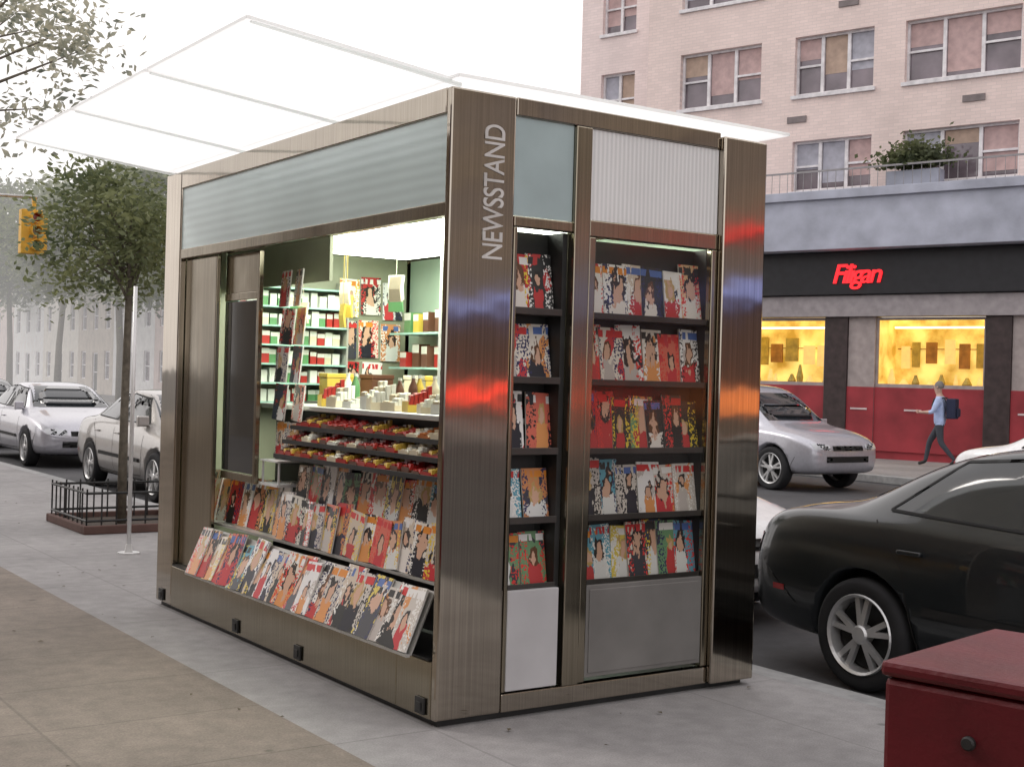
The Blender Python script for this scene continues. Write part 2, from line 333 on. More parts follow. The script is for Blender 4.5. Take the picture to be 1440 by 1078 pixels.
kp(MB().box(.352,.69,0,.04,2.25,2.30).box(.787,1.618,0,.04,2.24,2.32).box(1.575,1.618,0,.04,.12,2.24).box(.787,.83,0,.04,.12,2.24).box(.352,.375,0,.04,.12,2.25),'door_frame',STEEL2)
kp(MB().box(.354,.688,.012,.03,2.302,2.753),'transom_panel',FROST,0)
kp(MB().box(.787,1.616,.012,.03,2.322,2.753),'transom_panel',CURTAIN,0)
kp(MB().box(.37,.66,-.006,.02,.125,.585),'lower_panel',WHITEP,.004)
kp(MB().box(.832,1.573,.005,.03,.14,.58).box(.85,1.555,.0,.005,.16,.56),'lower_panel',GREYP,.003)
kp(MB().box(.376,.69,.16,.18,.12,2.25),'rack_back',DARKM,0)
kp(MB().box(.787,1.617,.14,.16,.12,2.24),'rack_back',DARKM,0)
kp(MB().box(.66,.688,.04,.16,.12,2.25),'rack_side',DARKM,0)
kp(MB().box(1.576,1.6,.042,.138,.12,2.24),'rack_side',DARKM,0)
for z in (.59,.9,1.22,1.55,1.87):
    kp(MB().box(.376,.655,.03,.158,z-.014,z).box(.376,.655,.022,.028,z-.014,z+.018),'rack_shelf',SHELFD,.002)
    kp(MB().box(.832,1.573,.03,.138,z-.014,z).box(.832,1.573,.022,.028,z-.014,z+.015),'rack_shelf',SHELFD,.002)
kp(MB().poly([(.832,.010,.585),(1.573,.010,.585),(1.573,.010,2.238),(.832,.010,2.238)]),'door_glass',DGLASS,0)
def slope(x): return 2.862+(-x)*.105
for (y0,y1) in ((0,1.18),(1.205,2.38),(2.405,3.58)):
    kp(MB().prism([(-.97,y0,slope(-.97)),(0,y0,slope(0)),(0,y0,slope(0)+.014),(-.97,y0,slope(-.97)+.014)],(0,y1-y0,0)),'canopy_glass',ROOFG,0)
kp(MB().box(0.004,W+.14,-.05,D+.05,2.872,2.888),'roof_glass',ROOFG,0)
PALEM=mat('pale_metal',(.72,.72,.72),.4,.3,.05)
for y in (0.0,1.18,2.38,3.555):
    kp(MB().prism([(-.95,y,slope(-.95)-.010),(.05,y,slope(0)-.020),(.05,y,slope(0)-.003),(-.95,y,slope(-.95)-.003)],(0,.018,0)),'canopy_rib',RIBG,0)
kp(MB().box(.06,W-.04,.052,D-.04,2.42,2.44),'ceiling',WHITEP,0)
def text_part(body,size,M,m,parent,name,ext=.003,space=1.0,shear=0,offs=0):
    cu=bpy.data.curves.new(name,'FONT'); cu.body=body; cu.size=size; cu.extrude=ext; cu.space_character=space; cu.shear=shear; cu.offset=offs
    t=bpy.data.objects.new(name+'_tmp',cu); COL.objects.link(t); bpy.context.view_layer.update()
    me=bpy.data.meshes.new_from_object(t.evaluated_get(bpy.context.evaluated_depsgraph_get()))
    bpy.data.objects.remove(t); me.transform(M); me.materials.clear(); me.materials.append(m)
    o=bpy.data.objects.new(name,me); COL.objects.link(o); o.parent=parent; return o
LETTER=mat('pale_lettering',(.60,.58,.56),.5)
text_part('NEWSSTAND',.155,Matrix.Translation((.285,-.003,2.085))@Matrix.Rotation(rad(90),4,'X')@Matrix.Rotation(rad(90),4,'Z')@Matrix.Diagonal((.68,1,1,1)),LETTER,K,'lettering',.002,.95,0,.001)
kp(MB().box(.34,.62,.15,2.5,.3,1.34),'counter_cabinet',DARKM)
kp(MB().box(.24,.66,.12,2.5,1.342,1.37),'counter_top',ALU,.004)
TI=[(.185,1.245),(.135,1.165),(.085,1.085)]
for x,z in TI: kp(MB().box(x,.338,.12,1.95,z-.010,z).box(x-.006,x,.12,1.95,z-.010,z+.014),'candy_shelf',DARKM,0)
kp(MB().box(.10,.338,.12,3.2,.60,.615),'magazine_ledge',ALU,0)
kp(MB().box(.20,.338,.12,1.95,.80,.815),'magazine_ledge',DARKM,0)
kp(MB().box(-.005,.30,.06,3.28,.291,.30),'magazine_ledge',DARKM,0)
kp(MB().prism([(-.065,.12,.31),(-.057,.12,.31),(.063,.12,.585),(.055,.12,.585)],(0,2.72,0)).box(-.085,-.065,.12,2.84,.303,.315),'sloping_rack',ALU,0)
kp(MB().box(.045,.075,2.78,3.3,.30,2.268),'side_panel',STEEL2)
kp(MB().box(.10,.12,2.28,2.76,.95,1.98),'sliding_window',GLASS,.004)
kp(MB().box(.095,.125,2.25,2.279,.9,2.268).box(.095,.125,2.28,2.76,1.985,2.03).box(.095,.125,2.28,2.76,.9,.945).box(.1,.12,2.28,2.76,2.03,2.268),'sliding_window_frame',STEEL2,.003)
kp(MB().box(.30,.32,1.75,3.24,2.08,2.418),'reflection_panel',WARMW,0)  # added panel, its warm colour stands in for a reflection on glass
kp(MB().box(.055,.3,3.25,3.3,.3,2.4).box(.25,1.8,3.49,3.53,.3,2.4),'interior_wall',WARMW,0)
kp(MB().box(1.83,1.86,.2,3.49,.3,2.4),'interior_wall',PALEG,0)
for z in (1.36,1.49,1.62,1.75,1.88,2.01,2.14): kp(MB().box(.42,1.22,3.3,3.488,z-.012,z),'wall_shelf',SHELFG,0)
kp(MB().box(.41,.418,3.3,3.488,1.3,2.2),'shelf_upright',SHELFG,0); kp(MB().box(1.222,1.235,3.3,3.488,1.3,2.2),'shelf_upright',ALU,0)
LAMP=mat('lamp_white',(.9,.95,.9),.5,emit=(.95,1,.86),es=10)
kp(MB().box(.35,1.5,.3,3.0,2.36,2.40),'ceiling_lamp',LAMP,0)
kp(MB().tube([(.9,1.5,1.37),(.9,1.5,2.41)],.022),'post',PALEM,0)
mb=MB().box(.12,.45,1.98,2.22,.9,.915).box(.12,.45,1.98,2.22,1.04,1.05)
for p in ((.13,1.99),(.13,2.21)): mb.box(p[0],p[0]+.01,p[1]-.005,p[1]+.005,.915,1.04)
kp(mb,'glass_shelf',PALEM,0)
for z in (1.37,1.62,1.86): kp(MB().box(1.55,1.828,1.2,3.28,z-.014,z),'wall_shelf',SHELFG,0)
# ------------------------------------------------------------------ magazines
def mag_mesh(m):
    mb=MB(); w,h,t=.2,.27,.008
    mb.box(-w/2,w/2,0,t,0,h,1)
    mb.prism([(-w/2,-.0015,0),(w/2,-.0015,0),(w/2,-.0015,h),(-w/2,-.0015,h)],(0,.0012,0),0)
    mb.prism([(w/2-.03,-.003,h),(w/2,-.006,h-.002),(w/2,-.003,h-.04)],(0,.0012,0),0)
    me=mb.obj('tmp',[m,PAGES]); q=me.data; bpy.data.objects.remove(me); return q
MM=[mag_mesh(C1),mag_mesh(C2),mag_mesh(C3)]
LAB=['glossy magazine with red and white cover on the rack','glossy magazine with pale portrait cover on the rack','glossy magazine with dark multicoloured cover on the rack']
def magazine(x,y,z,rx,rz,sc=(1,1,1),k=None,lean=0,group='magazines on the newsstand racks'):
    k=random.randrange(3) if k is None else k
    o=bpy.data.objects.new('magazine',MM[k]); COL.objects.link(o)
    o.location=(x,y,z); o.rotation_euler=(rx,lean,rz); o.scale=sc
    return top(o,LAB[k],'magazine',group)
for r,z in enumerate((.592,.902,1.222,1.552,1.872)):
    n=[7,6,7,6,6][r]; x0,x1=.90,1.51
    for i in range(n):
        magazine(x0+(x1-x0)*i/(n-1)+random.uniform(-.008,.008),.082-.004*i+random.uniform(-.004,.004),z,-rad(9),0,(random.uniform(.58,.76),1,random.uniform(.9,1.1)),[2,1,0,1,0][r] if random.random()<.55 else None,random.uniform(-.05,.05))
    for i in range(2):
        magazine(.435+.15*i,.09+random.uniform(-.01,.01),z,-rad(9),0,(.72,1,random.uniform(.85,1.05)),None,random.uniform(-.06,.06))
n=21
for i in range(n):
    y=.21+2.54*i/(n-1)+random.uniform(-.02,.02)
    magazine(-.078+random.uniform(-.003,.002)-.0004*i,y,.318,-rad(24+random.uniform(-2,3)),-rad(90)+random.uniform(-.06,.06),(random.uniform(.8,1.0),1,random.uniform(.98,1.2)),[1,0,1,2,1,0][i%6],random.uniform(-.07,.07))
n=13
for i in range(n):
    y=.22+1.66*i/(n-1)
    magazine(.108+random.uniform(-.008,.004),y,.617,-rad(10),-rad(90)+random.uniform(-.1,.1),(random.uniform(.8,1.0),1,random.uniform(.85,1.0)),[1,1,0,2][i%4],random.uniform(-.1,.1))
for i in range(12):
    magazine(.21+random.uniform(-.005,.005),.23+i*.148,.817,-rad(9),-rad(90)+random.uniform(-.08,.08),(random.uniform(.75,.95),1,random.uniform(.8,.98)),[1,2,0][i%3],random.uniform(-.06,.06))
for j in range(5):
    for i in range(2):
        magazine(.20+random.uniform(-.02,.02),1.96+.17*i,1.06+.22*j,-rad(5),-rad(90)+random.uniform(-.2,.2),(random.uniform(.7,.85),1,.78),[1,1,2,1][(i+j)%4],random.uniform(-.05,.05))
for i in range(7):
    magazine(.16,2.05+.17*i,.617,-rad(12),-rad(90)+random.uniform(-.1,.1),(.8,1,random.uniform(.9,1.2)),[1,0,2][i%3],random.uniform(-.08,.08))
for i,(x,z,k) in enumerate(((1.32,1.97,1),(1.50,1.99,0),(1.68,1.96,1),(1.31,1.67,2),(1.49,1.68,1),(1.67,1.66,2),(1.33,1.38,0),(1.52,1.38,1))):
    magazine(x,3.475,z,-rad(1),0,(.8,1,1),k,random.uniform(-.03,.03))
CP=[mat('candy_'+n,c,.35) for n,c in (('red',(.38,.025,.02)),('orange',(.42,.13,.03)),('yellow',(.6,.42,.07)),('cream',(.6,.52,.38)),('green',(.1,.25,.10)),('blue',(.06,.12,.3)),('brown',(.12,.05,.03)),('white',(.68,.68,.62)))]
CN=['red','orange','yellow','cream','green','blue','brown','white']
def candy_mesh(k,seed):
    rr=random.Random(seed); mb=MB(); mb.box(0,.15,-.052,.052,0,.03,0).box(-.003,.0,-.053,.053,0,.045,0)
    for i in range(5):
        for j in range(2):
            a=-.048+.05*j; h=rr.uniform(0,.025); t=rr.uniform(-.008,.008)
            mb.prism([(.008+i*.028,a,.03),(.032+i*.028,a,.03),(.032+i*.028+t,a+t,.045+.010*i+h),(.010+i*.028+t,a+t,.042+.010*i+h)],(t,.043,0),1+(i*2+j+k)%2)
    o=mb.obj('tmp',[CP[k],CP[(k*3+2)%4],CP[[6,3,0,7][k%4]]]); q=o.data; bpy.data.objects.remove(o); return q
CM=[candy_mesh(k,k) for k in range(8)]
for x,z in TI:
    for i in range(17):
        k=random.choice([0,0,1,6,3,6,6,0,7,0,3])
        o=bpy.data.objects.new('candy_box',CM[k]); COL.objects.link(o); o.location=(x+.006+random.uniform(0,.015),.18+i*.107,z+.001); o.scale=(.75,random.uniform(.7,1.0),random.uniform(.5,.8)); o.rotation_euler.z=random.uniform(-.1,.1)
        top(o,f'open {CN[k]} box of candy bars on the dark shelf','candy box','candy boxes under the newsstand counter')
def pack_mesh(k):
    mb=MB().box(-.028,.028,0,.09,0,.088,0).box(-.0285,.0285,-.001,.0,.055,.086,1); o=mb.obj('tmp',[CP[k],CP[7]],bevel=0); q=o.data; bpy.data.objects.remove(o); return q
PM=[pack_mesh(k) for k in range(8)]
for z in (1.361,1.491,1.621,1.751,1.881,2.011):
    for i in range(13):
        k=random.choice([7,7,0,4,7,3,7,0,4])
        o=bpy.data.objects.new('cigarette_pack',PM[k]); COL.objects.link(o); o.location=(.455+i*.06,3.34+random.uniform(0,.04),z); o.scale=(random.uniform(.8,1.0),1,random.uniform(.85,1.2)); o.rotation_euler.z=random.uniform(-.1,.1)
        top(o,f'small {CN[k]} cardboard pack on the glass wall shelf','pack','packs on the wall shelves')
for z in (1.371,1.621,1.861):
    for i in range(14):
        k=random.choice([7,6,0,4,3,2,6,1])
        o=bpy.data.objects.new('snack_pack',PM[k]); COL.objects.link(o); o.location=(1.60+random.uniform(0,.04),1.3+i*.145,z); o.scale=(random.uniform(1.2,2.1),1,random.uniform(1.2,2.2)); o.rotation_euler.z=-rad(90)+random.uniform(-.2,.2)
        top(o,f'{CN[k]} snack pack on the rear wall shelf','snack pack','snack packs on the rear shelves')
for i in range(11):
    k=random.choice([2,3,7,3,0,6])
    o=bpy.data.objects.new('candy_box',CM[k]); COL.objects.link(o); o.location=(.29+random.uniform(0,.05),.25+i*.16+random.uniform(-.03,.03),1.371); o.scale=(.9,random.uniform(.6,1.1),random.uniform(.6,1.6)); o.rotation_euler.z=random.uniform(-.4,.4)
    top(o,f'{CN[k]} box of sweets on the counter top','candy box','candy boxes on the newsstand counter')
def bottle(x,y,z,c,lab,s=1):
    o=MB().lathe([(0,0),(.03,0),(.032,.02),(.032,.13),(.028,.15),(.012,.19),(.012,.21),(0,.21)],14,ax='Z').obj('bottle',[c],smooth=True,loc=(x,y,z)); o.scale=(s,s,s)
    MB().tube([(0,0,.205),(0,0,.225)],.014,10).obj('cap',CP[7],o)
    top(o,lab,'bottle','bottles inside the newsstand')
for i in range(7):
    k=[4,6,7,6,2,3,6][i]
    bottle(.50+.035*(i%3),.95+random.uniform(0,1.2),1.371,CP[k],f'small {CN[k]} drink bottle on the counter',random.uniform(.7,1.0))
for i,(x,y,k) in enumerate(((1.0,3.0,2),(1.25,2.9,6),(1.4,2.6,3),(1.3,2.2,2))):
    o=MB().box(-.10,.10,-.06,.06,0,.16).box(-.105,.105,-.065,.065,.16,.19).obj('carton',[CP[k]],bevel=.005,loc=(x,y,1.371),rz=.3*i); top(o,f'{CN[k]} cardboard carton on the inner counter','carton','cartons inside the newsstand')
kp(MB().box(.9,1.54,2.0,3.28,1.34,1.37).box(.92,1.52,2.05,3.25,.3,1.338),'inner_counter',GREYP,0)
for i in range(12):
    k=random.choice([2,4,3,7,1,3])
    x=.55+.12*(i%3); y=.8+.21*i; z=1.95+random.uniform(-.12,.04)
    mb=MB(); mb.prism([(-.05,-.004,0),(.05,-.004,0),(.046,-.012,.07),(.05,-.004,.14),(-.05,-.004,.14),(-.046,-.012,.07)],(0,.014,0)).tube([(0,0,.14),(0,0,2.41-z)],.0015,5)
    o=mb.obj('snack_bag',CP[k],loc=(x,y,z),rz=-rad(70)+random.uniform(-.6,.6),bevel=.003); top(o,f'{CN[k]} snack bag hanging from a string','snack bag','snack bags hanging inside the newsstand')
# ------------------------------------------------------------------ newspaper box
RED=mat('red_box_paint',(.105,.004,.009),.45,0,.3,4,.2,60,coat=.08)
REDD=mat('red_box_paint_dark',(.095,.004,.008),.5,0,.2,5)
nb=empty('newspaper_box',(-1.05,-3.32,0),rad(-77.5),'dark red metal newspaper vending box on the pavement','newspaper box')
MB().box(0,.56,0,.5,.22,1.01).obj('cabinet',RED,nb,.012)
MB().prism([(-.006,-.006,1.012),(.566,-.006,1.012),(.566,.508,1.012),(-.006,.508,1.012)],(0,0,.03)).obj('top_cover',RED,nb,.01)
MB().box(.05,.51,-.006,-.001,.33,.84).obj('door',REDD,nb,.004)
MB().box(.1,.46,-.010,-.0065,.42,.76).obj('window_pane',GLASS,nb,0)
MB().lathe([(0,-.012),(.010,-.012),(.013,-.008),(.013,-.001)],20,0,(.17,0,.92)).obj('lock',DARKM,nb)
MB().box(.2,.36,.17,.33,.03,.22).box(.05,.51,.05,.45,0,.03).obj('pedestal',DARKM,nb,.005)
# ------------------------------------------------------------------ cars
LENSR=mat('tail_light_red',(.35,.01,.01),.15,coat=.5); LENSW=mat('head_light_clear',(.6,.62,.65),.12,coat=.8)
PLATE=mat('number_plate',(.6,.6,.55),.5); SEAM=mat('seam_black',(.01,.01,.01),.7)
SED=[(-2.34,.62,.34,.56,.60,.63,.45),(-2.28,.78,.26,.66,.82,.86,.58),(-2.12,.85,.23,.76,.95,.99,.64),(-1.8,.88,.21,.80,.985,1.03,.68),(-1.5,.895,.20,.80,.985,1.07,.67),(-1.2,.90,.19,.80,.98,1.25,.62),(-.85,.90,.19,.795,.97,1.39,.585),(-.4,.90,.19,.79,.96,1.44,.57),(.05,.90,.19,.78,.95,1.43,.57),(.42,.90,.19,.775,.94,1.35,.59),(.75,.90,.19,.77,.93,1.17,.64),(1.08,.90,.19,.76,.90,.985,.70),(1.4,.89,.19,.74,.86,.935,.70),(1.85,.87,.20,.70,.78,.85,.68),(2.15,.82,.22,.63,.69,.74,.62),(2.30,.68,.28,.54,.57,.60,.48)]
SUV=[(-2.22,.74,.40,.80,.85,.88,.55),(-2.17,.85,.34,.95,1.05,1.35,.60),(-2.05,.88,.30,.98,1.1,1.66,.64),(-1.6,.90,.28,.98,1.08,1.74,.66),(-.8,.91,.27,.97,1.06,1.77,.66),(0,.91,.27,.96,1.05,1.75,.66),(.4,.91,.27,.95,1.04,1.66,.66),(.75,.91,.27,.94,1.03,1.42,.69),(1.1,.91,.27,.93,1.02,1.12,.72),(1.5,.90,.27,.90,.99,1.06,.72),(1.9,.88,.28,.86,.93,1.0,.70),(2.15,.82,.30,.78,.84,.89,.64),(2.28,.70,.36,.68,.72,.75,.5)]
def make_wheel(R,side):
    s=side
    t=MB().lathe([(R*.66,-.09*s),(R*.9,-.105*s),(R*.985,-.085*s),(R,-.05*s),(R,.05*s),(R*.985,.085*s),(R*.9,.105*s),(R*.70,.095*s),(R*.67,.08*s)],40)
    r=MB().lathe([(R*.68,-.09*s),(R*.66,.06*s),(R*.72,.099*s),(R*.70,.108*s),(R*.655,.095*s),(R*.62,.03*s)],40)
    for k in range(5):
        for dd in (-.14,.14):
            a=2*math.pi*k/5+.3; c,sn=math.cos(a),math.sin(a); c2,sn2=math.cos(a+dd*1.3),math.sin(a+dd*1.3)
            def P(rr,tt,y,cc=c,ss=sn): return (rr*cc-tt*ss,y*s,rr*ss+tt*cc)
            pts=[P(R*.10,-R*.05,.09),P(R*.66,-R*.05,.078,c2,sn2),P(R*.66,R*.05,.078,c2,sn2),P(R*.10,R*.05,.09)]
            r.prism(pts,(0,-.03*s,0))
    r.lathe([(0,.105*s),(R*.14,.102*s),(R*.17,.09*s),(R*.17,.03*s)],20)
    h=MB().lathe([(0,.0),(R*.56,.0),(R*.58,.02*s),(R*.62,.02*s)],32)
    return t,r,h
def make_car(loc,rz,paint,tab,label,kind='sedan',group='cars along the street',lvl=2,name='parked_car'):
    suv=kind=='suv'
    root=empty(name,loc,rz,label,'car',group)
    rings=[]
    for (x,w,zb,zsh,zdk,zt,wt) in tab:
        zm=zb+.5*(zsh-zb)
        ws=w*.93 if zt-zdk>.12 else w*.90
        half=[(0,zb),(w-.16,zb),(w-.04,zb+.05),(w-.005,zm-.05),(w,zm+.1),(w-.01,zsh),(w-.045,zdk-.03),(ws-.02,zdk+.008),(wt+.03,max(zt-.055,zdk+.015)),(wt-.07,zt-.012),(wt*.45,zt),(0,zt+.004)]
        ring=[(x,y,z) for y,z in half]+[(x,-y,z) for y,z in half[1:-1][::-1]]
        rings.append(ring)
    n=len(rings[0]); V=[p for r in rings for p in r]; F=[]
    for i in range(len(rings)-1):
        for k in range(n):
            k2=(k+1)%n; F.append([i*n+k,i*n+k2,(i+1)*n+k2,(i+1)*n+k])
    F.append(list(range(n))[::-1]); F.append([(len(rings)-1)*n+k for k in range(n)])
    me=bpy.data.meshes.new('t'); me.from_pydata(V,[],F); o=bpy.data.objects.new('t',me); COL.objects.link(o)
    bm=bmesh.new(); bm.from_mesh(me); bmesh.ops.recalc_face_normals(bm,faces=bm.faces); bm.to_mesh(me); bm.free()
    m=o.modifiers.new('s','SUBSURF'); m.levels=lvl; m.render_levels=lvl
    bpy.context.view_layer.update(); dg=bpy.context.evaluated_depsgraph_get()
    ev=bpy.data.meshes.new_from_object(o.evaluated_get(dg)); o.modifiers.clear(); o.data=ev
    bvh=BVHTree.FromPolygons([v.co.copy() for v in ev.vertices],[list(p.vertices) for p in ev.polygons])
    R=.36 if suv else .32
    wx=(1.38,-1.33)
    cut=MB()
    for X in wx:
        for sd in (1,-1):
            cut.lathe([(0,.62*sd),(R+.055,.62*sd),(R+.055,1.1*sd),(0,1.1*sd)],40,0,(X,0,R))
    cm=cut.obj('cut',BLACK)
    bm=bmesh.new(); bm.from_mesh(cm.data); bmesh.ops.remove_doubles(bm,verts=bm.verts,dist=1e-5); bmesh.ops.recalc_face_normals(bm,faces=bm.faces); bm.to_mesh(cm.data); bm.free()
    b=o.modifiers.new('b','BOOLEAN'); b.object=cm; b.operation='DIFFERENCE'; b.solver='EXACT'
    bpy.context.view_layer.update(); dg=bpy.context.evaluated_depsgraph_get()
    ev2=bpy.data.meshes.new_from_object(o.evaluated_get(dg)); o.modifiers.clear(); bpy.data.objects.remove(cm)
    ev2.materials.clear(); ev2.materials.append(paint); ev2.materials.append(BLACK)
    bpy.data.objects.remove(o)
    for p in ev2.polygons:
        c=p.center; p.use_smooth=True; p.material_index=0
        for X in wx:
            if math.hypot(c.x-X,c.z-R)<R+.052 and abs(c.y)<.90 and abs(c.y)>.55 and (abs(p.normal.y)<.2 or abs(c.y)<.66): p.material_index=1; p.use_smooth=False
        if c.z<.24 and p.normal.z<-.5: p.material_index=1
    body=bpy.data.objects.new('body',ev2); COL.objects.link(body); body.parent=root
    def hit(ax,u,v):
        if ax in ('L','R'):
            s=1 if ax=='L' else -1; h=bvh.ray_cast(Vector((u,2*s,v)),Vector((0,-s,0)))
        elif ax=='F': h=bvh.ray_cast(Vector((4,u,v)),Vector((-1,0,0)))
        elif ax=='B': h=bvh.ray_cast(Vector((-4,u,v)),Vector((1,0,0)))
        if h[0] is None: return None
        nn=h[1]
        dirs={'L':Vector((0,1,0)),'R':Vector((0,-1,0)),'F':Vector((1,0,0)),'B':Vector((-1,0,0))}[ax]
        if nn.dot(dirs)<0: nn=-nn
        return h[0],nn
    def pane(mb,ax,q,off=.004,nu=10,nv=6,m=0):
        (b0,b1,t1,t0)=q; grid=[]
        for j in range(nv+1):
            row=[]
            for i in range(nu+1):
                u=i/nu; v=j/nv
                A=Vector(b0)*(1-u)+Vector(b1)*u; B=Vector(t0)*(1-u)+Vector(t1)*u; P=A*(1-v)+B*v
                h=hit(ax,P.x,P.y)
                row.append(None if h is None else h[0]+h[1]*off)
            grid.append(row)
        for j in range(nv):
            for i in range(nu):
                c=[grid[j][i],grid[j][i+1],grid[j+1][i+1],grid[j+1][i]]
                if None in c: continue
                if max((c[0]-c[2]).length,(c[1]-c[3]).length)>.5: continue
                mb.poly(c,m)
    def part(mb,name,mm,smooth=True):
        if not mb.v: return
        me=mb.obj(name,mm,root,0,smooth)
        bm=bmesh.new(); bm.from_mesh(me.data); bmesh.ops.remove_doubles(bm,verts=bm.verts,dist=1e-5); bm.to_mesh(me.data); bm.free()
        return me
    def ribbon(mb,ax,pts,wd=.008,off=.003):
        for a,b2 in zip(pts[:-1],pts[1:]):
            a=Vector(a); b2=Vector(b2); d=(b2-a); nseg=max(1,int(d.length/.08)); d.normalize(); nn=Vector((-d.y,d.x))*wd/2
            pane(mb,ax,(tuple(a-nn),tuple(b2-nn),tuple(b2+nn),tuple(a+nn)),off,nseg,1)
    if not suv:
        sidew=[((-.27,.995),(.84,.985),(.36,1.31),(-.27,1.365)),((-1.22,1.03),(-.33,.997),(-.33,1.365),(-.86,1.32))]
        front=((-.66,1.0),(.66,1.0),(.54,1.36),(-.54,1.36)); back=((-.62,1.08),(.62,1.08),(.52,1.36),(-.52,1.36))
        doors=[(.92,.9),(.9,.5),(.82,.3),(-.28,.28),(-.3,.96)],[(-.3,.28),(-.95,.30),(-1.05,.72),(-1.28,.97)]
        belt=.92
    else:
        sidew=[((-.1,1.11),(.80,1.10),(.42,1.55),(-.1,1.64)),((-1.1,1.12),(-.17,1.11),(-.17,1.645),(-1.1,1.64)),((-1.95,1.15),(-1.18,1.12),(-1.18,1.63),(-1.85,1.58))]
        front=((-.66,1.14),(.66,1.14),(.58,1.60),(-.58,1.60)); back=((-.6,1.15),(.6,1.15),(.54,1.55),(-.54,1.55))
        doors=[(.92,1.0),(.9,.55),(.84,.36),(-.13,.36),(-.15,1.07)],[(-.15,.36),(-.9,.36),(-1.0,.8),(-1.14,1.07)]
        belt=1.0
    for ax in ('L','R'):
        for q in sidew:
            mb=MB(); pane(mb,ax,q,.003); part(mb,'side_window',GLASS)
        mb=MB()
        for q in sidew: ribbon(mb,ax,[q[0],q[1],q[2],q[3],q[0]],.014,.006)
        part(mb,'window_trim',SEAM)
        for d in doors:
            mb=MB(); ribbon(mb,ax,d); part(mb,'door_seam',SEAM)
        mb=MB(); ribbon(mb,ax,[(tab[0][0]+.5,.42),(tab[0][0]+.22,.62)],.008); part(mb,'bumper_seam',SEAM)
        mb=MB(); ribbon(mb,ax,[(1.9,.58),(1.78,.40)],.008); part(mb,'bumper_seam',SEAM)
        mb=MB(); ribbon(mb,ax,[(-.9,.52),(.85,.50)],.05,.008); part(mb,'side_moulding',SEAM)
        mb=MB(); ribbon(mb,ax,[(tab[0][0]+.30,.50),(tab[0][0]+.40,.50)],.035,.005); part(mb,'side_marker',LENSR)
        s=1 if ax=='L' else -1
        for hx in ((-.12,-1.0) if not suv else (.05,-.95)):
            h=hit(ax,hx,belt-.1)
            if h: p=h[0]; MB().box(p.x-.08,p.x+.08,min(p.y,p.y+.03*s),max(p.y,p.y+.03*s),p.z-.012,p.z+.012).obj('door_handle',paint,root,.008)
        h=hit(ax,.8 if not suv else .82,belt+.1)
        if h:
            p=h[0]; y0,y1=sorted((p.y,p.y+.2*s)); y2,y3=sorted((p.y+.05*s,p.y+.2*s))
            MB().box(p.x-.02,p.x+.08,y2,y3,p.z-.06,p.z+.07).box(p.x+.0,p.x+.04,y0,y1,p.z-.07,p.z-.04).obj('wing_mirror',paint,root,.02)
    mb=MB(); pane(mb,'F',front,.003,14,8); part(mb,'windscreen',GLASS)
    mb=MB(); pane(mb,'B',back,.003,14,8); part(mb,'rear_window',GLASS)
    zl=.60 if not suv else .74
    for s in (1,-1):
        mb=MB(); pane(mb,'F',((.42*s,zl-.04),(.74*s,zl-.02),(.76*s,zl+.07),(.42*s,zl+.05)),.006,8,3); part(mb,'headlight',LENSW)
        zt=.74 if not suv else .95
        mb=MB(); pane(mb,'B',((.45*s,zt-.08),(.78*s,zt-.06),(.78*s,zt+.06),(.45*s,zt+.06)),.006,8,3); part(mb,'tail_light',LENSR)
    mb=MB(); pane(mb,'F',((-.36,zl-.05),(.36,zl-.05),(.36,zl+.03),(-.36,zl+.03)),.006,8,3); part(mb,'grille',SEAM)
    mb=MB(); pane(mb,'F',((-.5,zl-.24),(.5,zl-.24),(.5,zl-.14),(-.5,zl-.14)),.006,8,3); part(mb,'air_intake',SEAM)
    mb=MB(); pane(mb,'B',((-.16,zl-.0),(.16,zl-.0),(.16,zl+.13),(-.16,zl+.13)),.008,4,2); part(mb,'number_plate',PLATE)
    for X in wx:
        for s in (1,-1):
            t,r,h=make_wheel(R,s); ho=h.obj('wheel',DARKM,root,0,True); ho.location=(X,.80*s,R)
            t.obj('tyre',BLACK,ho,0,True); r.obj('rim',CHROME,ho,0)
    return root
def paint(name,col,metal=.5,rough=.3):
    return mat(name,col,rough,metal,.06,25,coat=.9)
PD=paint('paint_dark_green_black',(.014,.018,.021),.3,.3); PS=paint('paint_silver',(.50,.50,.55),.5,.33); PW=paint('paint_white',(.76,.76,.77),0,.35); PG=paint('paint_gold_silver',(.40,.38,.36),.5,.35)
FW=rad(-90)
make_car((3.70,-1.30,-.15),FW,PD,SED,'dark green-black sedan parked at the kerb beside the newsstand',lvl=3)
make_car((3.62,3.95,-.15),FW,PW,SED,'white sedan parked behind the dark sedan')
make_car((3.68,12.98,-.15),FW,PG,SED,'gold-silver sedan parked at the kerb past the tree')
make_car((3.78,19.7,-.15),FW,PS,SED,'silver sedan parked at the kerb further along')
make_car((3.75,25.6,-.15),FW,PD,SED,'dark sedan at the end of the parked row')
make_car((13.8,12.0,-.15),FW,PS,SUV,'silver compact sport utility car on the street',kind='suv',name='car')
make_car((12.3,3.75,-.15),FW,PW,SED,'white sedan driving past in the street',name='car')
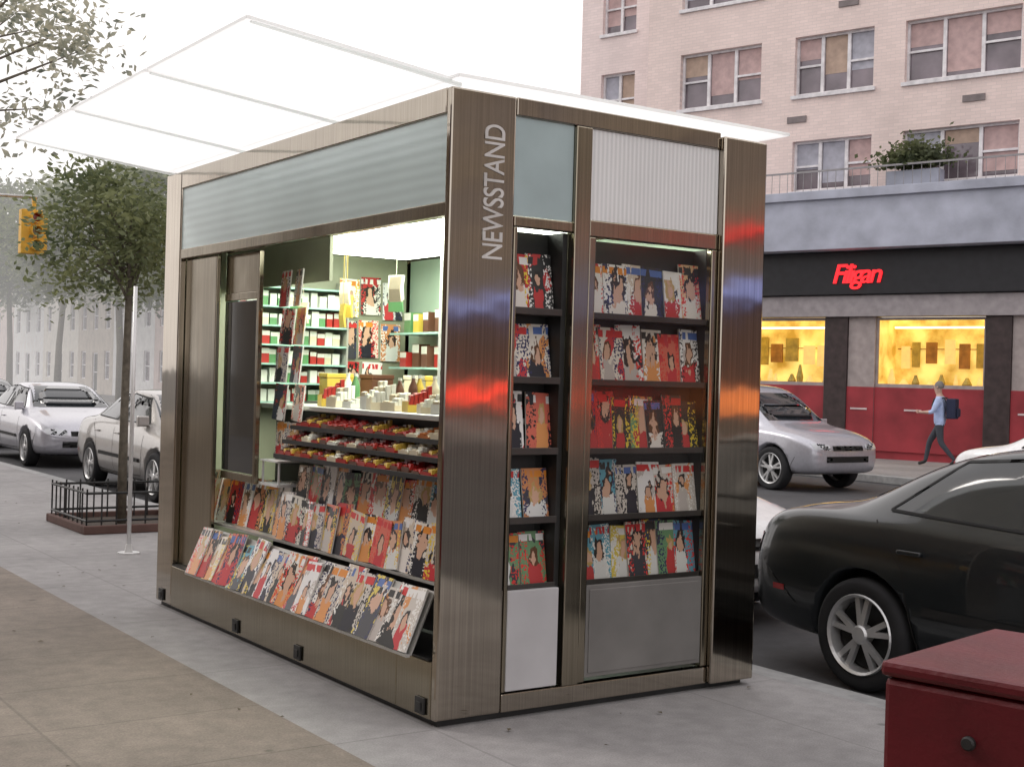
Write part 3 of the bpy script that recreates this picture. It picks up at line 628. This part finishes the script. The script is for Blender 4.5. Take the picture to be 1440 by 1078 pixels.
# ------------------------------------------------------------------ trees
def tree(name,x,y,h,cr,cz,rx,leaf,nleaf,ls,label,trunk_r=.05,ncl=30,seed=1,flat=.75,group='street trees'):
    rnd=random.Random(seed)
    root=empty(name,(x,y,0),rnd.uniform(0,6),label,'tree',group)
    mb=MB(); zf=cz-cr*flat*.8
    bend=(rnd.uniform(-.06,.06)*h*.3,rnd.uniform(-.06,.06)*h*.3)
    tp=(bend[0],bend[1],zf)
    mb.tube([(0,0,-.02),(bend[0]*.2,bend[1]*.2,zf*.5),tp,(bend[0]*1.2,bend[1]*1.1,cz+cr*.3)],[trunk_r*1.25,trunk_r,trunk_r*.85,trunk_r*.25],10)
    cl=[]
    for i in range(ncl):
        a=rnd.uniform(0,6.283); e=rnd.uniform(-.8,1); rr=cr*(rnd.random()**.4)*math.sqrt(max(0.05,1-e*e*.8))
        p=Vector((math.cos(a)*rr+bend[0],math.sin(a)*rr+bend[1],cz+e*cr*flat)); cl.append(p)
        st=Vector(tp)+Vector((0,0,(cz-zf)*rnd.uniform(0,1)))
        mid=(st+p)/2+Vector((rnd.uniform(-.1,.1),rnd.uniform(-.1,.1),.08*cr))
        mb.tube([st,mid,p],[trunk_r*.4,trunk_r*.22,trunk_r*.06],5)
    mb.obj('trunk',BARK,root,0,True)
    lf=MB()
    for i in range(nleaf):
        c=rnd.choice(cl); sg=cr*rx
        p=c+Vector((rnd.gauss(0,sg),rnd.gauss(0,sg),rnd.gauss(0,sg*.75)))
        u=Vector((rnd.gauss(0,1),rnd.gauss(0,1),rnd.gauss(0,.6))).normalized(); v=u.orthogonal().normalized()
        v=(Matrix.Rotation(rnd.uniform(0,6.28),3,u)@v); s=ls*rnd.uniform(.6,1.3)
        lf.poly([p-u*s,p-v*s*.45,p+u*s,p+v*s*.45])
    me=bpy.data.meshes.new('crown'); me.from_pydata(lf.v,[],lf.f); me.materials.append(leaf)
    o=bpy.data.objects.new('crown',me); COL.objects.link(o); o.parent=root
    return root
tree('young_tree',1.19,7.95,3.6,.86,2.75,.22,LEAFY,6000,.042,'young street tree with green crown inside a low guard',.04,26,3,.8)
tree('street_tree',1.3,20.3,9,3.2,7.0,.15,LEAFP,8000,.10,'tall leafy street tree by the parked cars, leaf colour paled for sky glare',.13,38,5,.72)
for i,(x,y,c,q) in enumerate(((17.3,40,6.2,2.8),(17.2,49,7.2,3.6),(17.4,58,7.6,3.8),(17.2,68,8.2,4.2),(17.4,79,8.8,4.4),(17.2,92,9.2,4.8),(14.5,110,9.5,5.5))):
    tree('street_tree',x,y,12,q,c,.17,LEAFY if i%2 else LEAF,7000,.20,'tall street tree in front of the town houses',.17,32,20+i,.8)
g=empty('tree_guard',(1.25,8.0,0),0,'low black iron guard fence around the young tree','tree guard')
gx,gy=.56,.58
mb=MB()
for x0,y0,x1,y1 in ((-gx,-gy,gx,-gy),(-gx,gy,gx,gy),(-gx,-gy,-gx,gy),(gx,-gy,gx,gy)):
    n=int(max(abs(x1-x0),abs(y1-y0))/.13)
    for i in range(n+1):
        x=x0+(x1-x0)*i/n; y=y0+(y1-y0)*i/n; mb.tube([(x,y,0),(x,y,.42)],.008,6)
mb.obj('bars',DARKM,g)
mb=MB()
for z in (.12,.38):
    mb.tube([(-gx,-gy,z),(gx,-gy,z)],.013,6).tube([(-gx,gy,z),(gx,gy,z)],.013,6).tube([(-gx,-gy,z),(-gx,gy,z)],.013,6).tube([(gx,-gy,z),(gx,gy,z)],.013,6)
mb.obj('rail',DARKM,g)
MB().box(-.6,.6,-.64,-.58,0,.08).box(-.6,.6,.58,.64,0,.08).box(-.6,-.54,-.58,.58,0,.08).box(.54,.6,-.58,.58,0,.08).obj('edging',mat('brick_edging',(.11,.06,.05),.8),g,.01)
o=MB().box(.71,1.79,7.42,8.58,.004,.03).obj('tree_pit',mat('soil',(.06,.045,.035),.95,0,.4,30,.6,60)); top(o,'dark soil bed around the young tree','soil',kind='structure')
p=empty('sign_post',(.62,6.0,0),0,'thin pale galvanised steel post on the pavement','sign post')
MB().tube([(0,0,.0),(0,0,2.25)],.017,12).obj('post',PALEM,p,0,True)
MB().tube([(0,0,.0),(0,0,.012)],.09,16).tube([(0,0,.012),(0,0,.08)],[.035,.022],12).obj('base_flange',PALEM,p)
YEL=mat('signal_yellow',(.75,.42,.04),.5)
t=empty('traffic_signal',(1.9,26,0),0,'yellow traffic signal on a mast arm over the street','traffic signal')
MB().tube([(0,0,0),(0,0,5.2)],[.11,.08],12).tube([(0,0,5.0),(1.5,0,5.35),(3.1,0,5.4)],[.05,.045,.035],8).obj('mast',ALU,t,0,True)
hd=MB().box(2.72,3.3,-.16,.1,4.10,5.1).box(2.98,3.07,-.05,.05,5.1,5.4).obj('signal_head',YEL,t,.02)
mb=MB()
for i in range(3): mb.lathe([(.12,-.16),(.13,-.36),(.11,-.36),(.10,-.17)],16,0,(3.025,0,4.3+.31*i))
mb.obj('visor',YEL,hd)
for i,c in enumerate(((.02,.12,.05),(.2,.1,.01),(.3,.02,.01))):
    MB().lathe([(0,-.18),(.11,-.17)],16,0,(3.025,0,4.3+.31*i)).obj('lens',mat('lens_%d'%i,c,.2),hd)
# ------------------------------------------------------------------ buildings
def wall(mb,s0,s1,z0,z1,holes,y=0,rev=.2,m=0):
    ss=sorted({s0,s1,*[h[0] for h in holes],*[h[1] for h in holes]}); zs=sorted({z0,z1,*[h[2] for h in holes],*[h[3] for h in holes]})
    ss=[q for q in ss if s0<=q<=s1]; zs=[q for q in zs if z0<=q<=z1]
    for i in range(len(ss)-1):
        for j in range(len(zs)-1):
            cs=(ss[i]+ss[i+1])/2; cz=(zs[j]+zs[j+1])/2
            if any(h[0]<cs<h[1] and h[2]<cz<h[3] for h in holes): continue
            mb.poly([(ss[i],y,zs[j]),(ss[i+1],y,zs[j]),(ss[i+1],y,zs[j+1]),(ss[i],y,zs[j+1])],m)
    for a,b,c,d in holes:
        mb.poly([(a,y,c),(b,y,c),(b,y+rev,c),(a,y+rev,c)],m).poly([(a,y,d),(b,y,d),(b,y+rev,d),(a,y+rev,d)],m)
        mb.poly([(a,y,c),(a,y+rev,c),(a,y+rev,d),(a,y,d)],m).poly([(b,y,c),(b,y+rev,c),(b,y+rev,d),(b,y,d)],m)
def brickmat(name,col,mort):
    m,nt,b=mk(name); L=nt.links
    tc=N(nt,'ShaderNodeTexCoord'); mp=N(nt,'ShaderNodeMapping'); mp.inputs['Rotation'].default_value=(rad(-90),0,0); L.new(tc.outputs['Object'],mp.inputs[0])
    br=N(nt,'ShaderNodeTexBrick'); L.new(mp.outputs[0],br.inputs['Vector']); br.inputs['Scale'].default_value=1
    br.inputs['Brick Width'].default_value=.22; br.inputs['Row Height'].default_value=.075; br.inputs['Mortar Size'].default_value=.006
    br.inputs['Color1'].default_value=(*[c*.95 for c in col],1); br.inputs['Color2'].default_value=(*[c*1.05 for c in col],1); br.inputs['Mortar'].default_value=(*mort,1)
    nz=N(nt,'ShaderNodeTexNoise'); nz.inputs['Scale'].default_value=.6; nz.inputs['Detail'].default_value=7; L.new(tc.outputs['Object'],nz.inputs['Vector'])
    r=N(nt,'ShaderNodeMapRange'); r.inputs[1].default_value=.3;r.inputs[2].default_value=.7;r.inputs[3].default_value=.88;r.inputs[4].default_value=1.08; L.new(nz.outputs[0],r.inputs[0])
    mx=N(nt,'ShaderNodeMix',data_type='RGBA',blend_type='MULTIPLY'); mx.inputs[0].default_value=1; L.new(br.outputs[0],mx.inputs[6]); L.new(r.outputs[0],mx.inputs[7]); L.new(mx.outputs[2],b.inputs['Base Color'])
    b.inputs['Roughness'].default_value=.85; return m
PINK=brickmat('pale_pink_brick',(.80,.66,.62),(.70,.59,.56))
PINK2=brickmat('pink_brick_wing',(.78,.66,.64),(.7,.6,.58))  # brick tone of the set-back wing
FRAME=mat('window_frame_grey',(.72,.70,.72),.5)
WG=mat('apartment_glass',(.16,.13,.15),.08,0,.5,1.2,coat=.5)
BL=[mat('blind_pink',(.52,.37,.36),.8,0,.15),mat('blind_grey',(.42,.42,.48),.8,0,.15),mat('blind_warm',(.46,.34,.27),.8,0,.15)]
B=empty('apartment_building',(20.7,16.3,0),math.atan2(-.958,.288),'pale pink brick apartment block with shops at street level','building')
cols=[(-4.4,-2.1),(-1.2,.8),(1.55,4.15),(5.2,7.2),(8.1,10.6),(11.6,13.6),(14.5,17),(18,20)]
rows=[(6.25,7.45),(8.55,9.95),(11.1,12.5),(13.65,15.05)]
holes=[(a,b,c,d) for a,b in cols for c,d in rows]
mb=MB(); wall(mb,-5.4,22,6.0,16.5,holes)
mb.poly([(-5.4,0,0),(-5.4,14,0),(-5.4,14,16.5),(-5.4,0,16.5)]).poly([(22,0,0),(22,14,0),(22,14,16.5),(22,0,16.5)]).poly([(-5.4,0,16.5),(22,0,16.5),(22,14,16.5),(-5.4,14,16.5)])
mb.obj('wall',PINK,B)
mb=MB(); wall(mb,-8.2,-5.41,0,15.2,[(-7.5,-6.4,8.6,10),(-7.5,-6.4,11.1,12.5)],.9,.2); mb.poly([(-8.2,.9,0),(-8.2,12,0),(-8.2,12,15.2),(-8.2,.9,15.2)]); mb.obj('wing_wall',PINK2,B)
rn=random.Random(3)
for (a,b,c,d) in holes+[(-7.5,-6.4,8.6,10),(-7.5,-6.4,11.1,12.5)]:
    y=.14 if a>-5.4 else 1.04
    wo=MB().poly([(a,y+.05,c),(b,y+.05,c),(b,y+.05,d),(a,y+.05,d)]).obj('window',WG,B)
    fr=MB(); t=.055
    fr.box(a,b,y-.02,y+.04,c,c+t).box(a,b,y-.02,y+.04,d-t,d).box(a,a+t,y-.02,y+.04,c+t,d-t).box(b-t,b,y-.02,y+.04,c+t,d-t)
    nm=3 if b-a>1.5 else 2
    for i in range(1,nm):
        x=a+(b-a)*i/nm; fr.box(x-.04,x+.04,y-.018,y+.038,c+t,d-t)
    for i in range(nm):
        if nm==3 and i==1: continue
        xa=a+(b-a)*i/nm+.04; xb=a+(b-a)*(i+1)/nm-.04; zc=c+(d-c)*.48; fr.box(xa,xb,y-.01,y+.036,zc,zc+.05)
    fr.obj('frame',FRAME,wo)
    for i in range(nm):
        if rn.random()<.9:
            xa=a+(b-a)*i/nm+.05; xb=a+(b-a)*(i+1)/nm-.05; zz=c+(d-c)*rn.uniform(.1,.7)
            MB().poly([(xa,y+.045,zz),(xb,y+.045,zz),(xb,y+.045,d-.05),(xa,y+.045,d-.05)]).obj('blind',rn.choice(BL+BL[:2]),wo)
    MB().box(a-.06,b+.06,-.06 if a>-5.4 else .84,(.0 if a>-5.4 else .9),c-.09,c-.005).obj('sill',FRAME,wo)
VENT=mat('vent',(.2,.17,.17),.7)
for s,z in ((-1.35,8.0),(2.9,8.05),(-4.0,8.0),(3.9,10.6),(-.1,10.6),(6.1,8.05)):
    MB().box(s,s+.5,-.03,-.002,z-.1,z+.05).obj('vent_grille',VENT,B,.004)
CONC=mat('canopy_concrete',(.40,.42,.50),.8,0,.2,1.6,.3,20)
MB().box(-8.2,22,-1.0,-.002,4.72,5.98).box(-8.2,22,-1.08,-1.0,5.86,6.06).obj('canopy_slab',CONC,B,.01)
mb=MB(); mb.box(-8.2,22,-1.0,-.96,6.5,6.54)
for i in range(int(30/.2)): mb.box(-8.2+i*.2,-8.19+i*.2,-.99,-.98,6.06,6.5)
mb.obj('terrace_railing',mat('railing_grey',(.3,.29,.3),.5,.3),B)
MB().box(-8.2,22,-.55,-.002,3.72,4.70).obj('shop_fascia',mat('black_fascia',(.018,.018,.022),.45,0,.2),B,.01)
MB().box(-8.2,22,-.45,-.002,3.22,3.70).obj('lintel_band',mat('lintel_grey',(.33,.30,.31),.7,0,.15),B,.005)
SIGNR=mat('red_sign_glow',(.8,.02,.02),.4,emit=(1,.02,.03),es=1.3)
text_part('Filigan',.62,Matrix.Translation((.18,-.56,3.98))@Matrix.Rotation(rad(90),4,'X'),SIGNR,B,'sign_lettering',.03,.82,.25,.006)
REDW=mat('red_shop_wall',(.30,.03,.04),.5,0,.3,1.5)
PILD=mat('dark_pillar',(.05,.035,.035),.4,0,.3); PILL=mat('pale_pillar',(.36,.31,.30),.6,0,.15)
def yellow():
    m,nt,b=mk('lit_yellow_interior'); L=nt.links
    tc=N(nt,'ShaderNodeTexCoord'); nz=N(nt,'ShaderNodeTexNoise'); nz.inputs['Scale'].default_value=1.8; nz.inputs['Detail'].default_value=4
    L.new(tc.outputs['Object'],nz.inputs['Vector'])
    cr=N(nt,'ShaderNodeValToRGB'); e=cr.color_ramp.elements; e[0].position=.32; e[0].color=(.45,.26,.03,1); e[1].position=.65; e[1].color=(1,.78,.22,1)
    L.new(nz.outputs[0],cr.inputs[0]); L.new(cr.outputs[0],b.inputs['Emission Color']); b.inputs['Emission Strength'].default_value=.75; L.new(cr.outputs[0],b.inputs['Base Color'])
    return m
YI=yellow()
BRN=mat('display_brown',(.42,.20,.04),.6,0,.3); OLV=mat('display_olive',(.50,.38,.08),.6,0,.3); AMB=mat('display_amber',(.7,.45,.1),.5,0,.2,emit=(1,.7,.25),es=.6)
def shopbay(s):
    MB().poly([(s,.9,1.3),(s+2.5,.9,1.3),(s+2.5,.9,3.25),(s,.9,3.25)]).poly([(s,-.2,3.2),(s+2.5,-.2,3.2),(s+2.5,.9,3.2),(s,.9,3.2)]).poly([(s,-.2,3.2),(s,.9,3.2),(s,.9,1.3),(s,-.2,1.3)]).poly([(s+2.5,-.2,3.2),(s+2.5,.9,3.2),(s+2.5,.9,1.3),(s+2.5,-.2,1.3)]).obj('shop_interior',YI,B)
    mb=MB().box(s,s+2.5,-.26,-.2,1.62,1.70).box(s,s+2.5,-.26,-.2,3.14,3.2)
    for x in (s,s+2.44): mb.box(x,x+.05,-.25,-.2,1.7,3.14)
    mb.obj('shop_window_frame',PILL,B)
    MB().box(s-.0,s+2.5,-.3,.89,.18,1.62).box(s,s+2.5,-.25,.89,0,.18).obj('red_stall_riser',REDW,B)
    rr=random.Random(int(s*7)); mb=MB()
    # framed pictures on the rear wall, joined to one rail
    mb.box(s+.05,s+2.45,.86,.89,2.52,2.54,0)
    x=s+.15
    while x<s+2.2:
        w_=rr.uniform(.15,.38); h_=rr.uniform(.25,.5)
        mb.box(x,x+w_,.83,.88,2.56-h_,2.56+rr.uniform(0,.25),rr.randrange(3)); x+=w_+rr.uniform(.05,.2)
    mb.obj('window_display',[BRN,OLV,AMB],B)
    mb=MB().box(s+.05,s+2.45,.0,.4,1.622,1.64)
    for i in range(8):
        x=s+.2+i*.29+rr.uniform(-.08,.08); h=rr.uniform(.12,.5); q=rr.uniform(.5,1.2); mb.lathe([(0,0),(.07*q,0),(.10*q,h*.4),(.05*q,h*.8),(.03,h),(0,h)],10,rr.randrange(3),(x,.1+rr.uniform(0,.2),1.625),ax='Z')
    mb.obj('window_shelf_display',[BRN,OLV,AMB],B)
    MB().box(s+.2,s+2.3,.3,.36,2.98,3.02).obj('strip_lamp',mat('strip_lamp',(.9,.85,.7),.5,emit=(1,.9,.6),es=3),B)
for k in range(-2,6): shopbay(1.17+k*3.72)
for k in range(-2,6):
    s=1.17+k*3.72
    MB().box(s-1.22,s-.66,-.36,.9,0,3.22).obj('pillar',PILD,B,.01)
    MB().box(s-.655,s-.003,-.31,.9,0,3.22).obj('pillar',PILL,B,.01)
    MB().box(s-.655,s-.003,-.33,-.311,.2,1.62).obj('red_cladding',REDW,B)
MARK=mat('white_mark',(.6,.5,.5),.6)
for s in (.62,1.9,4.4):
    MB().box(s,s+.4,-.345,-.335,1.10,1.14).obj('cladding_mark',MARK,B)
pb=empty('terrace_plant',(0,0,0),0,'leafy green potted shrub on the terrace ledge','plant')
M=Matrix.Translation(B.location)@Matrix.Rotation(B.rotation_euler.z,4,'Z')
pb.matrix_world=M@Matrix.Translation((2.1,-.6,6.07))
MB().box(-.6,.6,-.18,.18,0,.35).obj('planter',CONC,pb,.01)
lf=MB(); rr=random.Random(5)
for i in range(1800):
    p=Vector((rr.gauss(0,.36),rr.gauss(0,.16),.45+abs(rr.gauss(0,.22)))); u=Vector((rr.gauss(0,1),rr.gauss(0,1),rr.gauss(0,1))).normalized(); v=u.orthogonal(); s=rr.uniform(.04,.08); lf.poly([p-u*s,p-v*s*.5,p+u*s,p+v*s*.5])
lf.obj('leaves',LEAF,pb)
WALLS=[mat('render_cream',(.62,.58,.52),.85,0,.1,2),mat('render_white',(.68,.67,.66),.85,0,.1,2),mat('stone_tan',(.48,.42,.36),.85,0,.12,2),mat('render_pink',(.58,.48,.45),.85,0,.1,2)]
def house(x,y,w,h,k,lab):
    e=empty('town_house',(x,y,0),rad(-90),lab,'house','town houses across the street')
    hs=[]; nf=int(h/3.0)
    for f in range(nf):
        for c in range(3):
            a=w*(c+.5)/3-.5
            hs.append((a,a+1.0,.9+f*3.0,2.6+f*3.0) if not(f==0 and c==1) else (a,a+1.05,.15,2.5))
    mb=MB(); wall(mb,0,w,0,h,hs,0,.18); mb.poly([(0,0,0),(0,10,0),(0,10,h),(0,0,h)]).poly([(w,0,0),(w,10,0),(w,10,h),(w,0,h)]).poly([(0,0,h),(w,0,h),(w,10,h),(0,10,h)]); mb.obj('wall',WALLS[k],e)
    MB().box(-.05,w-.02,-.35,-.002,h-.5,h+.1).box(0,w-.05,-.2,-.003,h-.8,h-.5).obj('cornice',WALLS[(k+1)%4],e)
    for i,(a,b,c,d) in enumerate(hs):
        isd=(c<.3)
        o=MB().poly([(a,.15,c),(b,.15,c),(b,.15,d),(a,.15,d)]).obj('door' if isd else 'window',DARKM if isd else WG,e)
        MB().box(a,b,.08,.14,c,c+.07).box(a,b,.08,.14,d-.07,d).box(a,a+.07,.08,.14,c+.07,d-.07).box(b-.07,b,.08,.14,c+.07,d-.07).box(a+.07,b-.07,.09,.135,(c+d)/2-.03,(c+d)/2+.03).obj('frame',FRAME,o)
yy=44
for i,(w_,h_,k) in enumerate(((7,9.2,1),(6.5,9.6,0),(7.5,9,3),(7,10,1),(7,9.4,2),(8,9.8,0),(8,9.2,1),(9,10,3))):
    yy+=w_; house(21.5,yy,w_-.02,h_,k,['cream','white','tan stone','pale pink'][k]+' three storey town house across the street')
BRB=brickmat('brown_brick',(.22,.17,.11),(.26,.2,.15))
e=empty('brick_building',(-9.5,-18,0),rad(90),'unseen brown brick building along the inner pavement edge, added for reflections','building')  # out of view, added so the front steel reflects a darker brown
hs=[(a,a+1.6,z,z+1.5) for a in [1.5+3*i for i in range(14)] for z in (3.9,7.2)]+[(1.2+4*i,4.4+4*i,.6,2.7) for i in range(10)]
mb=MB(); wall(mb,0,44,0,9.5,hs,0,.2); mb.poly([(0,0,9.5),(44,0,9.5),(44,8,9.5),(0,8,9.5)]).poly([(0,0,0),(0,8,0),(0,8,9.5),(0,0,9.5)]).poly([(44,0,0),(44,8,0),(44,8,9.5),(44,0,9.5)])
mb.obj('wall',BRB,e)
for h in hs: MB().poly([(h[0],.15,h[2]),(h[1],.15,h[2]),(h[1],.15,h[3]),(h[0],.15,h[3])]).obj('window',WG,e)
e=empty('brick_building',(23,-7,0),rad(-90),'tall unseen brown brick building with glowing bands added for the steel to reflect','building')  # out of view, added to give the end pillars something to reflect
hs=[(1.5+3.6*i,3.3+3.6*i,7+3.2*j,8.7+3.2*j) for i in range(13) for j in range(4)]
mb=MB(); wall(mb,0,48,4.8,20,hs,0,.2); mb.poly([(0,0,20),(48,0,20),(48,12,20),(0,12,20)]).poly([(0,0,0),(0,12,0),(0,12,20),(0,0,20)]).poly([(48,0,0),(48,12,0),(48,12,20),(48,0,20)])
mb.obj('wall',brickmat('grey_brown_brick',(.32,.27,.22),(.34,.28,.24)),e)
for h in hs: MB().poly([(h[0],.15,h[2]),(h[1],.15,h[2]),(h[1],.15,h[3]),(h[0],.15,h[3])]).obj('window',WG,e)
MB().box(0,20,-.3,-.002,5.72,5.95).obj('reflected_red_band',mat('reflected_red_band',(.5,.03,.03),.5,emit=(1,.05,.05),es=1.3),e)  # glowing bands made up for colour streaks in the steel pillars
MB().box(0,48,-.5,-.002,3.95,4.35).obj('reflected_blue_band',mat('reflected_blue_band',(.15,.2,.45),.5,emit=(.35,.42,1),es=1.0),e)
MB().box(0,48,-.2,-.002,1.5,3.94).obj('shop_wall',mat('maroon_wall',(.14,.08,.06),.6),e)
ORG=mat('orange_glow',(.6,.2,.06),.5,emit=(1,.28,.08),es=1.1); DIM=mat('reflected_dim_glow',(.3,.14,.08),.5,emit=(1,.3,.1),es=.12); REG=mat('red_glow',(.7,.03,.02),.5,emit=(1,.03,.02),es=9)  # invented glows, mirrored as orange and red streaks in the pillars
for i in range(8):
    a=i*6
    MB().box(a+.3,a+5.5,-.2,-.002,.75,1.49).obj('reflected_glow_panel',ORG if i<3 else DIM,e)
    if i>=3: MB().box(a+.0,a+6,-.26,-.201,1.02,1.13).obj('reflected_red_strip',REG,e)
MB().box(0,48,-.19,-.002,0,.74).obj('stall_riser',mat('riser_grey',(.16,.14,.12),.7),e)
MB().box(0,48,-.1,-.002,4.36,5.69).obj('upper_band',mat('band_grey',(.26,.22,.19),.6),e)
# ------------------------------------------------------------------ person
def person(loc,rz):
    J={'pel':((0,0,.93),.15),'wa':((0,.01,1.08),.135),'ch':((0,.0,1.30),.16),'nk':((0,.02,1.47),.06),'hd0':((0,.05,1.56),.075),'hd1':((0,.06,1.66),.095),'hd2':((0,.05,1.73),.07),
    'hL':((.09,0,.88),.10),'kL':((.10,.22,.52),.065),'aL':((.10,.30,.09),.04),'tL':((.10,.45,.04),.035),
    'hR':((-.09,0,.88),.10),'kR':((-.10,-.05,.50),.065),'aR':((-.10,-.34,.15),.04),'tR':((-.10,-.24,.04),.035),
    'sL':((.19,0,1.38),.07),'eL':((.25,-.14,1.12),.045),'wL':((.24,.02,.90),.03),'mL':((.24,.06,.84),.032),
    'sR':((-.19,0,1.38),.07),'eR':((-.25,.10,1.13),.045),'wR':((-.20,.32,1.12),.03),'mR':((-.19,.39,1.13),.032)}
    E=[('pel','wa'),('wa','ch'),('ch','nk'),('nk','hd0'),('hd0','hd1'),('hd1','hd2'),('pel','hL'),('hL','kL'),('kL','aL'),('aL','tL'),('pel','hR'),('hR','kR'),('kR','aR'),('aR','tR'),('ch','sL'),('sL','eL'),('eL','wL'),('wL','mL'),('ch','sR'),('sR','eR'),('eR','wR'),('wR','mR')]
    ks=list(J); me=bpy.data.meshes.new('p'); me.from_pydata([J[k][0] for k in ks],[(ks.index(a),ks.index(b)) for a,b in E],[])
    o=bpy.data.objects.new('p',me); COL.objects.link(o); sm=o.modifiers.new('s','SKIN'); ss=o.modifiers.new('q','SUBSURF'); ss.levels=2; ss.render_levels=2
    for i,k in enumerate(ks):
        r=J[k][1]*(1.12 if k in('wa','ch','sL','sR','eL','eR') else 1); me.skin_vertices[0].data[i].radius=(r,r*(.8 if k in('pel','wa','ch') else 1)); me.skin_vertices[0].data[i].use_root=(k=='pel')
    bpy.context.view_layer.update(); ev=bpy.data.meshes.new_from_object(o.evaluated_get(bpy.context.evaluated_depsgraph_get())); bpy.data.objects.remove(o)
    mb=MB(); mb.v=[tuple(v.co) for v in ev.vertices]; mb.f=[list(p.vertices) for p in ev.polygons]; mb.m=[0]*len(mb.f)
    for i,f in enumerate(mb.f):
        c=sum((Vector(mb.v[j]) for j in f),Vector())/len(f)
        if c.z>1.46: m=0
        elif c.z<.12: m=3
        elif c.z<.88 and abs(c.x)<.2: m=2
        elif abs(c.x)>.18 and (c.z<1.08 or c.y>.18): m=0
        else: m=1
        mb.m[i]=m
    for s,P in ((1,Vector(J['mL'][0])),(-1,Vector(J['mR'][0]))):
        d=Vector((0,.35,-1)).normalized() if s==1 else Vector((.1,1,.1)).normalized()
        for i in range(4):
            off=Vector((.0,1,0) if s==1 else (0,0,1))*(.016*(i-1.5)); ln=(.06,.075,.07,.055)[i]
            mb.tube([P+off,P+off+d*ln*.6,P+off+d*ln+Vector((-s*.015,0,0))],[.009,.008,.006],6)
        mb.tube([P,P+d*.03+Vector((0,.03,0) if s==1 else (0,0,.03)),P+d*.05+Vector((0,.035,0) if s==1 else (0,0,.035))],[.011,.009,.007],6)
    mb.tube([(0,.145,1.67),(0,.17,1.635)],[.008,.014],6).tube([(.095,.05,1.665),(.1,.05,1.63)],[.02,.012],6).tube([(-.095,.05,1.665),(-.1,.05,1.63)],[.02,.012],6)
    b=mb.obj('person',[mat('skin',(.55,.36,.29),.6),mat('light_blue_shirt',(.44,.54,.80),.8,0,.15,12),mat('dark_trousers',(.05,.055,.07),.85),mat('dark_shoes',(.02,.02,.02),.6)],smooth=True,loc=loc,rz=rz)
    top(b,'person walking in a light blue shirt, dark trousers, carrying a backpack','person')
    prof=[(0,.075),(.05,.068),(.085,.03),(.098,-.01),(.097,-.05),(.085,-.07)]
    MB().lathe(prof,16,0,(0,.03,1.70),ax='Z').obj('hair',mat('grey_hair',(.22,.20,.19),.9),b,0,True)
    bp=MB().box(-.17,.17,-.34,-.15,1.0,1.42).box(-.12,.12,-.39,-.341,1.04,1.22).obj('backpack',mat('navy_backpack',(.02,.025,.06),.8),bevel=.05); bp.location=loc; bp.rotation_euler.z=rz
    MB().tube([(.1,-.16,1.05),(.13,-.16,1.3),(.13,-.1,1.43),(.13,.1,1.4),(.13,.14,1.25)],.018,6).tube([(-.1,-.16,1.05),(-.13,-.16,1.3),(-.13,-.1,1.43),(-.13,.1,1.4),(-.13,.14,1.25)],.018,6).obj('strap',DARKM,bp)
    top(bp,'dark navy backpack worn by the walking person','backpack')
person((19.8,12.55,0),math.atan2(.958,-.288)-math.pi/2+.15)
